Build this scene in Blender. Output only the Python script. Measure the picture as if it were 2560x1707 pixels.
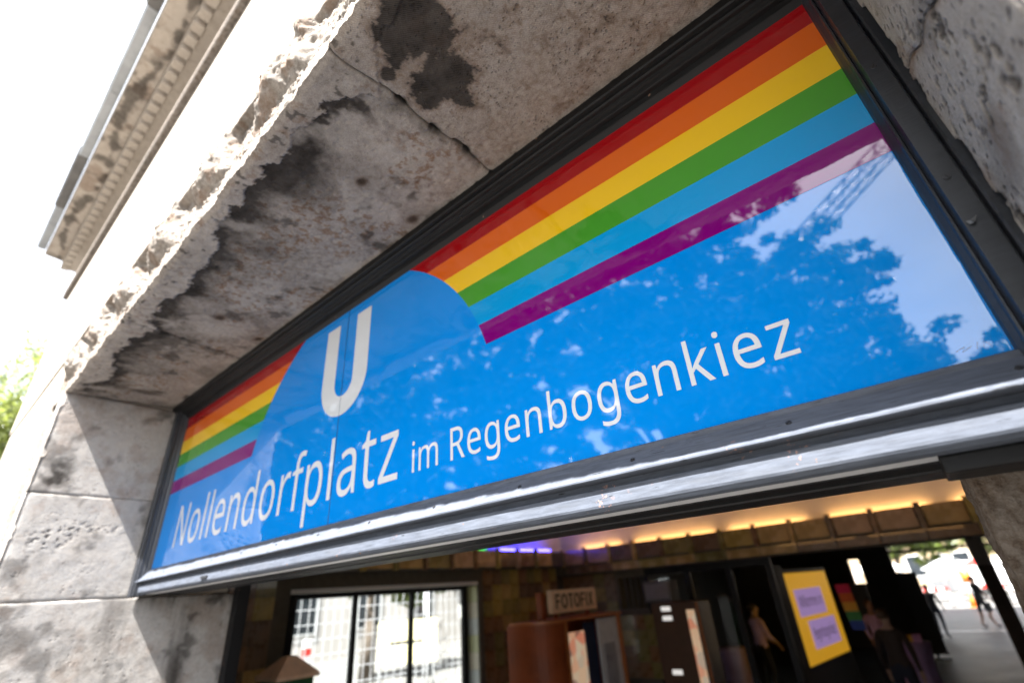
import bpy, bmesh, math, random
import numpy as np
from mathutils import Vector, Matrix

rng = np.random.default_rng(7)
random.seed(7)
scene = bpy.context.scene
for o in list(bpy.data.objects):
    bpy.data.objects.remove(o)
COL = scene.collection

# ------------------------------------------------------------------ camera
CAM = (3.9613, -1.0833, 2.3502)
cd = bpy.data.cameras.new("camera")
cam = bpy.data.objects.new("camera", cd)
COL.objects.link(cam)
cd.sensor_width = 36.0
cd.lens = 16.95
cd.clip_start = 0.02
cd.clip_end = 3000
right = Vector((0.75538974, 0.65174634, -0.06791947))
down = Vector((-0.34876415, 0.31213374, -0.88370589))
fwd = Vector((-0.55475211, 0.69123024, 0.46308839))
m = Matrix((right, -down, -fwd)).transposed().to_4x4()
m.translation = Vector(CAM)
cam.matrix_world = m
cd.dof.use_dof = True
cd.dof.focus_distance = 1.2
cd.dof.aperture_fstop = 1.45
cd.dof.aperture_blades = 9
scene.camera = cam

# ------------------------------------------------------------------ world and sun
SUNV = Vector((0.20, -1.0, 1.57)).normalized()
ELEV = math.asin(SUNV.z)
AZ = math.atan2(SUNV.x, SUNV.y)          # clockwise from +Y
world = bpy.data.worlds.new("World")
scene.world = world
world.use_nodes = True
wn = world.node_tree
for n in list(wn.nodes):
    wn.nodes.remove(n)
wo = wn.nodes.new("ShaderNodeOutputWorld")
bg = wn.nodes.new("ShaderNodeBackground")
sky = wn.nodes.new("ShaderNodeTexSky")
sky.sky_type = 'NISHITA'
sky.sun_disc = False
sky.sun_elevation = ELEV
sky.sun_rotation = AZ
sky.altitude = 40
sky.air_density = 1.0
sky.dust_density = 2.6
sky.ozone_density = 1.0
# thin high cloud veil over the whole sky
tc = wn.nodes.new("ShaderNodeTexCoord")
mp = wn.nodes.new("ShaderNodeMapping")
mp.inputs['Scale'].default_value = (1.6, 1.6, 3.6)
nz = wn.nodes.new("ShaderNodeTexNoise")
nz.inputs['Scale'].default_value = 1.5
nz.inputs['Detail'].default_value = 7
nz.inputs['Roughness'].default_value = 0.58
cr = wn.nodes.new("ShaderNodeMapRange")
cr.inputs['From Min'].default_value = 0.36
cr.inputs['From Max'].default_value = 0.70
cr.inputs['To Min'].default_value = 0.30
cr.inputs['To Max'].default_value = 0.78
mx = wn.nodes.new("ShaderNodeMix")
mx.data_type = 'RGBA'
wn.links.new(tc.outputs['Generated'], mp.inputs['Vector'])
wn.links.new(mp.outputs['Vector'], nz.inputs['Vector'])
wn.links.new(nz.outputs['Fac'], cr.inputs['Value'])
wn.links.new(cr.outputs['Result'], mx.inputs['Factor'])
wn.links.new(sky.outputs['Color'], mx.inputs['A'])
mx.inputs['B'].default_value = (10.8, 11.2, 11.9, 1)
wn.links.new(mx.outputs['Result'], bg.inputs['Color'])
bg.inputs['Strength'].default_value = 0.056
wn.links.new(bg.outputs['Background'], wo.inputs['Surface'])

sd = bpy.data.lights.new("sun", 'SUN')
sd.energy = 5.0
sd.angle = math.radians(0.53)
sd.color = (1.0, 0.975, 0.94)
sun = bpy.data.objects.new("sun", sd)
COL.objects.link(sun)
sun.rotation_euler = SUNV.to_track_quat('Z', 'Y').to_euler()
sun.location = (2, -20, 30)

vs = scene.view_settings
vs.view_transform = 'Standard'
vs.look = 'None'
vs.gamma = 1.0
vs.exposure = 2.7
vs.use_curve_mapping = False
scene.render.engine = 'CYCLES'
cy = scene.cycles
cy.use_denoising = True
cy.max_bounces = 8
cy.diffuse_bounces = 4
cy.glossy_bounces = 4
cy.transmission_bounces = 6
cy.transparent_max_bounces = 8
cy.caustics_reflective = False
cy.caustics_refractive = False
cy.sample_clamp_indirect = 8.0

# ------------------------------------------------------------------ numpy noise
_P = rng.random((256, 256))


def vnoise(u, v):
    u = np.asarray(u, float); v = np.asarray(v, float)
    iu = np.floor(u).astype(int); iv = np.floor(v).astype(int)
    fu = u - iu; fv = v - iv
    fu = fu * fu * (3 - 2 * fu); fv = fv * fv * (3 - 2 * fv)
    a = _P[iu & 255, iv & 255]; b = _P[(iu + 1) & 255, iv & 255]
    c = _P[iu & 255, (iv + 1) & 255]; d = _P[(iu + 1) & 255, (iv + 1) & 255]
    return (a * (1 - fu) + b * fu) * (1 - fv) + (c * (1 - fu) + d * fu) * fv


def fbm(u, v, f=1.0, o=4, r=0.5):
    u = np.asarray(u, float) * f; v = np.asarray(v, float) * f
    t = 0; a = 1.0; s = 0
    for k in range(o):
        t = t + a * vnoise(u + 17.3 * k, v + 9.1 * k); s += a
        u = u * 2.03; v = v * 2.03; a *= r
    return t / s          # 0..1, about 0.5


def sstep(a, b, x):
    t = np.clip((x - a) / (b - a), 0, 1)
    return t * t * (3 - 2 * t)


# ------------------------------------------------------------------ material helpers
class NT:
    def __init__(s, name):
        s.m = bpy.data.materials.new(name); s.m.use_nodes = True
        s.t = s.m.node_tree
        s.b = s.t.nodes['Principled BSDF']
        s.out = s.t.nodes['Material Output']

    def n(s, typ, **kw):
        nd = s.t.nodes.new(typ)
        for k, v in kw.items():
            if k in nd.inputs:
                nd.inputs[k].default_value = v
            else:
                setattr(nd, k, v)
        return nd

    def l(s, a, b):
        s.t.links.new(a, b)

    def coord(s):
        return s.n('ShaderNodeTexCoord').outputs['Object']

    def noise(s, vec, scale, detail=4, rough=0.55, dist=0.0):
        nd = s.n('ShaderNodeTexNoise', Scale=scale, Detail=detail, Roughness=rough, Distortion=dist)
        s.l(vec, nd.inputs['Vector'])
        return nd.outputs['Fac']

    def ramp(s, fac, stops):
        nd = s.n('ShaderNodeValToRGB')
        el = nd.color_ramp.elements
        while len(el) < len(stops):
            el.new(0.5)
        for e, (p, c) in zip(el, stops):
            e.position = p
            e.color = c if len(c) == 4 else (*c, 1)
        s.l(fac, nd.inputs['Fac'])
        return nd.outputs['Color']

    def rng(s, v, a, b, c=0.0, d=1.0):
        nd = s.n('ShaderNodeMapRange')
        for k, x in zip(('From Min', 'From Max', 'To Min', 'To Max'), (a, b, c, d)):
            nd.inputs[k].default_value = x
        s.l(v, nd.inputs['Value'])
        return nd.outputs['Result']

    def mix(s, fac, a, b, mode='MIX'):
        nd = s.n('ShaderNodeMix', data_type='RGBA', blend_type=mode)
        for key, x in (('Factor', fac), ('A', a), ('B', b)):
            if isinstance(x, (int, float)):
                nd.inputs[key].default_value = x
            elif isinstance(x, tuple):
                nd.inputs[key].default_value = x if len(x) == 4 else (*x, 1)
            else:
                s.l(x, nd.inputs[key])
        return nd.outputs['Result']

    def math(s, op, a, b=0.0):
        nd = s.n('ShaderNodeMath', operation=op)
        for i, x in enumerate((a, b)):
            if isinstance(x, (int, float)):
                nd.inputs[i].default_value = x
            else:
                s.l(x, nd.inputs[i])
        return nd.outputs[0]

    def bump(s, h, strength=0.3, dist=0.01, prev=None):
        nd = s.n('ShaderNodeBump', Strength=strength, Distance=dist)
        s.l(h, nd.inputs['Height'])
        if prev is not None:
            s.l(prev, nd.inputs['Normal'])
        return nd.outputs['Normal']

    def set(s, **kw):
        for k, v in kw.items():
            k = k.replace('_', ' ')
            if isinstance(v, (int, float, tuple)):
                if isinstance(v, tuple) and len(v) == 3:
                    v = (*v, 1)
                s.b.inputs[k].default_value = v
            else:
                s.l(v, s.b.inputs[k])
        return s


def plain(name, col, rough=0.6, metal=0.0, var=0.12, scale=9.0, bump=0.0, spec=0.5, coat=0.0):
    """one-colour surface with slight procedural mottling"""
    t = NT(name)
    c = t.coord()
    f = t.noise(c, scale, 5, 0.6)
    lo = tuple(max(0, x * (1 - var)) for x in col); hi = tuple(min(1, x * (1 + var)) for x in col)
    t.set(Base_Color=t.ramp(f, [(0.3, lo), (0.7, hi)]), Roughness=t.rng(f, 0.2, 0.8, max(0.02, rough - 0.08), min(1, rough + 0.08)),
          Metallic=metal, Specular_IOR_Level=spec)
    if coat:
        t.b.inputs['Coat Weight'].default_value = coat
        t.b.inputs['Coat Roughness'].default_value = 0.03
    if bump:
        t.set(Normal=t.bump(t.noise(c, scale * 6, 4, 0.6), bump, 0.004))
    return t.m


def emit(name, col, strength, base=(0.8, 0.8, 0.8)):
    t = NT(name)
    t.set(Base_Color=base, Emission_Color=col, Emission_Strength=strength, Roughness=0.6)
    return t.m


def stone(name, a, b, pit=0.5, pit_scale=55.0, bump=0.5, comb=None, speck=0.25, warm=0.35, gate=(0.47, 0.62), grit=0.66):
    """weathered shell limestone: two tones, brown clouds, pores, dark specks; the attribute 'wear' adds the stains of this block
       (R soot crust and painted beam shade, G pale mortar or salt bloom, B rust and brown lichen)"""
    t = NT(name)
    c = t.coord()
    big = t.noise(c, 2.6, 5, 0.6, 0.6)
    mid = t.noise(c, 13.0, 6, 0.62, 0.3)
    fine = t.noise(c, 95.0, 4, 0.65)
    col = t.mix(t.rng(big, 0.32, 0.68), a, b)
    w = (0.22, 0.165, 0.125)
    col = t.mix(t.math('MULTIPLY', t.rng(mid, 0.48, 0.72), warm), col, w)
    col = t.mix(t.rng(fine, 0.35, 0.75, 0.0, 0.35), col, (0.42, 0.38, 0.34), 'SOFT_LIGHT')
    vo = t.n('ShaderNodeTexVoronoi', Scale=pit_scale, Randomness=1.0)
    vw = t.n('ShaderNodeVectorMath', operation='ADD')
    nv = t.n('ShaderNodeTexNoise', Scale=30.0, Detail=3.0)
    t.l(c, nv.inputs['Vector'])
    sc = t.n('ShaderNodeVectorMath', operation='SCALE'); sc.inputs['Scale'].default_value = 0.03
    t.l(nv.outputs['Color'], sc.inputs[0]); t.l(c, vw.inputs[0]); t.l(sc.outputs[0], vw.inputs[1])
    t.l(vw.outputs[0], vo.inputs['Vector'])
    gate = t.rng(t.noise(c, 7.0, 4, 0.6), gate[0], gate[1])
    pm = t.math('MULTIPLY', t.rng(vo.outputs['Distance'], 0.34, 0.10), gate)
    pm = t.math('MULTIPLY', pm, pit)
    col = t.mix(pm, col, (0.06, 0.052, 0.048))
    sp = t.rng(t.noise(c, 210.0, 2, 0.5), 0.68, 0.76, 0, speck)
    col = t.mix(sp, col, (0.075, 0.06, 0.05))
    sp2 = t.rng(t.noise(c, 170.0, 2, 0.4), 0.74, 0.80, 0, speck * 1.2)
    col = t.mix(sp2, col, (0.62, 0.50, 0.38))
    grain = t.noise(c, 240.0, 3, 0.7)
    gm = t.rng(t.noise(c, 42.0, 4, 0.65), 0.38, 0.62)
    col = t.mix(t.rng(grain, 0.38, 0.62), t.mix(1.0, col, (grit, grit * .96, grit * .92), 'MULTIPLY'), col)
    col = t.mix(t.math('MULTIPLY', gm, 0.30), col, (0.50, 0.455, 0.41))
    at = t.n('ShaderNodeAttribute', attribute_name='wear')
    sep = t.n('ShaderNodeSeparateColor')
    t.l(at.outputs['Color'], sep.inputs[0])
    col = t.mix(t.math('MULTIPLY', sep.outputs['Green'], t.rng(mid, 0.25, 0.7, 0.65, 1.0)), col, t.mix(grain, (0.24, 0.21, 0.18), (0.56, 0.51, 0.46)))
    col = t.mix(t.math('MULTIPLY', sep.outputs['Blue'], t.rng(fine, 0.3, 0.6, 0.4, 1.0)), col, (0.16, 0.085, 0.045))
    col = t.mix(t.math('MULTIPLY', sep.outputs['Red'], t.rng(mid, 0.25, 0.65, 0.82, 1.0)), col, t.mix(fine, (0.009, 0.008, 0.0075), (0.036, 0.030, 0.026)))
    h = t.math('ADD', t.math('MULTIPLY', fine, 0.5), t.math('ADD', t.math('MULTIPLY', mid, 0.9), t.math('MULTIPLY', grain, 0.22)))
    h = t.math('SUBTRACT', h, t.math('MULTIPLY', pm, 1.4))
    nrm = t.bump(h, bump, 0.006)
    if comb:
        wv = t.n('ShaderNodeTexWave', Scale=comb[1], Distortion=1.2, Detail=2.0)
        wv.wave_type = 'BANDS'
        mpn = t.n('ShaderNodeMapping')
        mpn.inputs['Rotation'].default_value = comb[0]
        t.l(c, mpn.inputs['Vector']); t.l(mpn.outputs['Vector'], wv.inputs['Vector'])
        nrm = t.bump(wv.outputs['Fac'], comb[2], 0.004, nrm)
        col = t.mix(t.rng(wv.outputs['Fac'], 0.55, 0.05, 0, 0.22), col, (0.12, 0.10, 0.085))
    t.set(Base_Color=col, Roughness=t.rng(fine, 0.3, 0.7, 0.82, 0.97), Specular_IOR_Level=0.08, Normal=nrm)
    return t.m


def black_paint(name, col=(0.017, 0.019, 0.024), rough=0.36, dustc=(0.05, 0.05, 0.05), spec=0.6, worn=False):
    """old gloss paint on steel, brush streaks along the bars, a few chips"""
    t = NT(name)
    c = t.coord()
    mpn = t.n('ShaderNodeMapping'); mpn.inputs['Scale'].default_value = (0.8, 9, 9)
    t.l(c, mpn.inputs['Vector'])
    st = t.noise(mpn.outputs['Vector'], 16, 5, 0.65)
    f = t.noise(c, 60, 4, 0.6)
    lump = t.noise(c, 22, 3, 0.5)
    base = t.mix(t.rng(st, 0.3, 0.7), tuple(x * 0.75 for x in col), tuple(x * 1.5 for x in col))
    chip = t.rng(t.noise(c, 34, 3, 0.5), 0.735, 0.755)
    base = t.mix(chip, base, (0.20, 0.12, 0.085))
    if worn:      # peeling: bare primer flakes, dark scrapes, lighter rubbed streaks
        fl = t.math('MULTIPLY', t.rng(t.noise(c, 85, 3, 0.6), 0.60, 0.64), t.rng(t.noise(c, 6.5, 3, 0.5), 0.60, 0.66))
        base = t.mix(fl, base, (0.34, 0.19, 0.15))
        sc = t.math('MULTIPLY', t.rng(st, 0.60, 0.66), t.rng(t.noise(c, 11, 3, 0.6), 0.48, 0.56))
        base = t.mix(sc, base, (0.012, 0.013, 0.015))
        rb = t.rng(t.noise(mpn.outputs['Vector'], 5, 5, 0.7), 0.50, 0.70, 0, 0.35)
        base = t.mix(rb, base, (0.10, 0.105, 0.115))
    dust = t.rng(t.noise(c, 5, 5, 0.7), 0.5, 0.75, 0, 0.25)
    base = t.mix(dust, base, dustc)
    h = t.math('ADD', t.math('MULTIPLY', st, 0.12 if worn else 0.6), t.math('ADD', t.math('MULTIPLY', f, 0.25), lump))
    t.set(Base_Color=base, Roughness=t.rng(lump if worn else st, 0.25, 0.75, rough - 0.08, rough + 0.1), Specular_IOR_Level=spec, Normal=t.bump(h, 0.32 if worn else 0.22, 0.004))
    return t.m


def acrylic(name, col, var=0.03):
    """printed film behind clear glossy sheet"""
    t = NT(name)
    c = t.coord()
    f = t.noise(c, 3.0, 4, 0.6)
    lo = tuple(x * (1 - var) for x in col); hi = tuple(min(1, x * (1 + var)) for x in col)
    dirt = t.rng(t.noise(c, 9.0, 6, 0.7), 0.6, 0.85, 0, 0.02)
    t.set(Base_Color=t.mix(dirt, t.mix(f, lo, hi), (0.35, 0.33, 0.30)), Roughness=0.4, Specular_IOR_Level=0.0)
    t.b.inputs['Coat Weight'].default_value = 1.0
    t.b.inputs['Coat IOR'].default_value = 1.92
    t.b.inputs['Coat Roughness'].default_value = 0.006
    return t.m


def leaf_mat(name, col, tr=0.45):
    t = NT(name)
    t.t.nodes.remove(t.b)
    c = t.coord()
    f = t.noise(c, 0.9, 3, 0.6)
    colr = t.ramp(f, [(0.3, tuple(x * 0.65 for x in col)), (0.7, tuple(x * 1.3 for x in col))])
    d = t.n('ShaderNodeBsdfDiffuse'); tl = t.n('ShaderNodeBsdfTranslucent'); g = t.n('ShaderNodeBsdfGlossy', Roughness=0.35)
    t.l(colr, d.inputs['Color'])
    t.l(t.mix(0.5, colr, (col[0] * 1.5, col[1] * 1.6, col[2] * 0.6)), tl.inputs['Color'])
    m1 = t.n('ShaderNodeMixShader', Fac=tr); t.l(d.outputs[0], m1.inputs[1]); t.l(tl.outputs[0], m1.inputs[2])
    m2 = t.n('ShaderNodeMixShader', Fac=0.06); t.l(m1.outputs[0], m2.inputs[1]); t.l(g.outputs[0], m2.inputs[2])
    t.l(m2.outputs[0], t.out.inputs['Surface'])
    return t.m


# ------------------------------------------------------------------ object helpers
def tag(o, label=None, cat=None, group=None, kind=None):
    for k, v in (('label', label), ('category', cat), ('group', group), ('kind', kind)):
        if v:
            o[k] = v
    return o


def empty(name, loc=(0, 0, 0), label=None, cat=None, group=None, kind=None, parent=None, rz=0):
    o = bpy.data.objects.new(name, None)
    COL.objects.link(o)
    o.location = loc
    o.rotation_euler = (0, 0, rz)
    o.empty_display_size = 0.2
    if parent:
        o.parent = parent
    return tag(o, label, cat, group, kind)


def link(name, mesh, parent=None, loc=None, rot=None):
    o = bpy.data.objects.new(name, mesh)
    COL.objects.link(o)
    if parent:
        o.parent = parent
    if loc is not None:
        o.location = loc
    if rot is not None:
        o.rotation_euler = rot
    return o


def mesh_of(name, verts, faces, mats, smooth=False):
    me = bpy.data.meshes.new(name)
    me.from_pydata([tuple(v) for v in verts], [], faces)
    for mm in (mats if isinstance(mats, (list, tuple)) else [mats]):
        me.materials.append(mm)
    if smooth:
        me.polygons.foreach_set('use_smooth', [True] * len(me.polygons))
    me.update()
    return me


class MB:
    """collects boxes, prisms, tubes of ONE part"""
    def __init__(s):
        s.bm = bmesh.new()
        s.mi = 0

    def box(s, x0, x1, y0, y1, z0, z1, bev=0.0, mi=None):
        r = bmesh.ops.create_cube(s.bm, size=1.0)
        vs_ = r['verts']
        for v in vs_:
            v.co = Vector(((x0 + x1) / 2 + v.co.x * (x1 - x0), (y0 + y1) / 2 + v.co.y * (y1 - y0), (z0 + z1) / 2 + v.co.z * (z1 - z0)))
        fs = set(f for v in vs_ for f in v.link_faces)
        for f in fs:
            f.material_index = s.mi if mi is None else mi
        if bev:
            es = list(set(e for v in vs_ for e in v.link_edges))
            bmesh.ops.bevel(s.bm, geom=es, offset=bev, segments=2, profile=0.6, affect='EDGES')
        return s

    def prism(s, prof, axis, a, b, caps=True):
        """profile polygon swept along axis ('x': prof=(y,z), 'y': prof=(x,z), 'z': prof=(x,y))"""
        def P(p, t):
            return {'x': (t, p[0], p[1]), 'y': (p[0], t, p[1]), 'z': (p[0], p[1], t)}[axis]
        A = [s.bm.verts.new(P(p, a)) for p in prof]
        B = [s.bm.verts.new(P(p, b)) for p in prof]
        n = len(prof)
        for i in range(n):
            f = s.bm.faces.new((A[i], A[(i + 1) % n], B[(i + 1) % n], B[i])); f.material_index = s.mi
        if caps:
            f = s.bm.faces.new(A); f.material_index = s.mi
            f = s.bm.faces.new(B[::-1]); f.material_index = s.mi
        return s

    def tube(s, pts, rad, n=8, caps=True):
        pts = [Vector(p) for p in pts]
        rads = rad if isinstance(rad, (list, tuple)) else [rad] * len(pts)
        rings = []
        for i, p in enumerate(pts):
            d = (pts[min(i + 1, len(pts) - 1)] - pts[max(i - 1, 0)]).normalized()
            u = d.cross(Vector((0, 0, 1)))
            if u.length < 1e-3:
                u = d.cross(Vector((1, 0, 0)))
            u.normalize(); w = d.cross(u)
            rings.append([s.bm.verts.new(p + (u * math.cos(2 * math.pi * k / n) + w * math.sin(2 * math.pi * k / n)) * rads[i]) for k in range(n)])
        for i in range(len(rings) - 1):
            for k in range(n):
                f = s.bm.faces.new((rings[i][k], rings[i][(k + 1) % n], rings[i + 1][(k + 1) % n], rings[i + 1][k]))
                f.smooth = True; f.material_index = s.mi
        if caps:
            s.bm.faces.new(rings[0][::-1]); s.bm.faces.new(rings[-1])
        return s

    def mesh(s, name, mats):
        bmesh.ops.recalc_face_normals(s.bm, faces=s.bm.faces[:])
        me = bpy.data.meshes.new(name)
        s.bm.to_mesh(me); s.bm.free()
        for mm in (mats if isinstance(mats, (list, tuple)) else [mats]):
            me.materials.append(mm)
        return me

    def build(s, name, mats, parent=None, loc=None, rot=None):
        return link(name, s.mesh(name, mats), parent, loc, rot)


def box(name, mats, parent, x0, x1, y0, y1, z0, z1, bev=0.0):
    return MB().box(x0, x1, y0, y1, z0, z1, bev).build(name, mats, parent)


def grid_mesh(name, X, Y, Z, mat, wear=None, smooth=True, flip=False):
    """surface from three equal 2-D arrays, optional wear masks (h,w,3)"""
    h, w = X.shape
    V = np.stack([X, Y, Z], -1).reshape(-1, 3)
    i = np.arange(h * w).reshape(h, w)
    F = np.stack([i[:-1, :-1], i[:-1, 1:], i[1:, 1:], i[1:, :-1]], -1).reshape(-1, 4)
    if flip:
        F = F[:, ::-1]
    me = bpy.data.meshes.new(name)
    me.vertices.add(len(V)); me.vertices.foreach_set('co', V.ravel().astype(np.float32))
    me.loops.add(F.size); me.loops.foreach_set('vertex_index', F.ravel().astype(np.int32))
    me.polygons.add(len(F))
    me.polygons.foreach_set('loop_start', np.arange(0, F.size, 4).astype(np.int32))
    me.polygons.foreach_set('loop_total', np.full(len(F), 4, np.int32))
    me.polygons.foreach_set('use_smooth', np.full(len(F), smooth))
    me.update(calc_edges=True)
    me.materials.append(mat)
    if wear is not None:
        at = me.color_attributes.new('wear', 'FLOAT_COLOR', 'POINT')
        c4 = np.concatenate([wear.reshape(-1, 3), np.ones((h * w, 1))], 1)
        at.data.foreach_set('color', c4.ravel().astype(np.float32))
    return me


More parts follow.
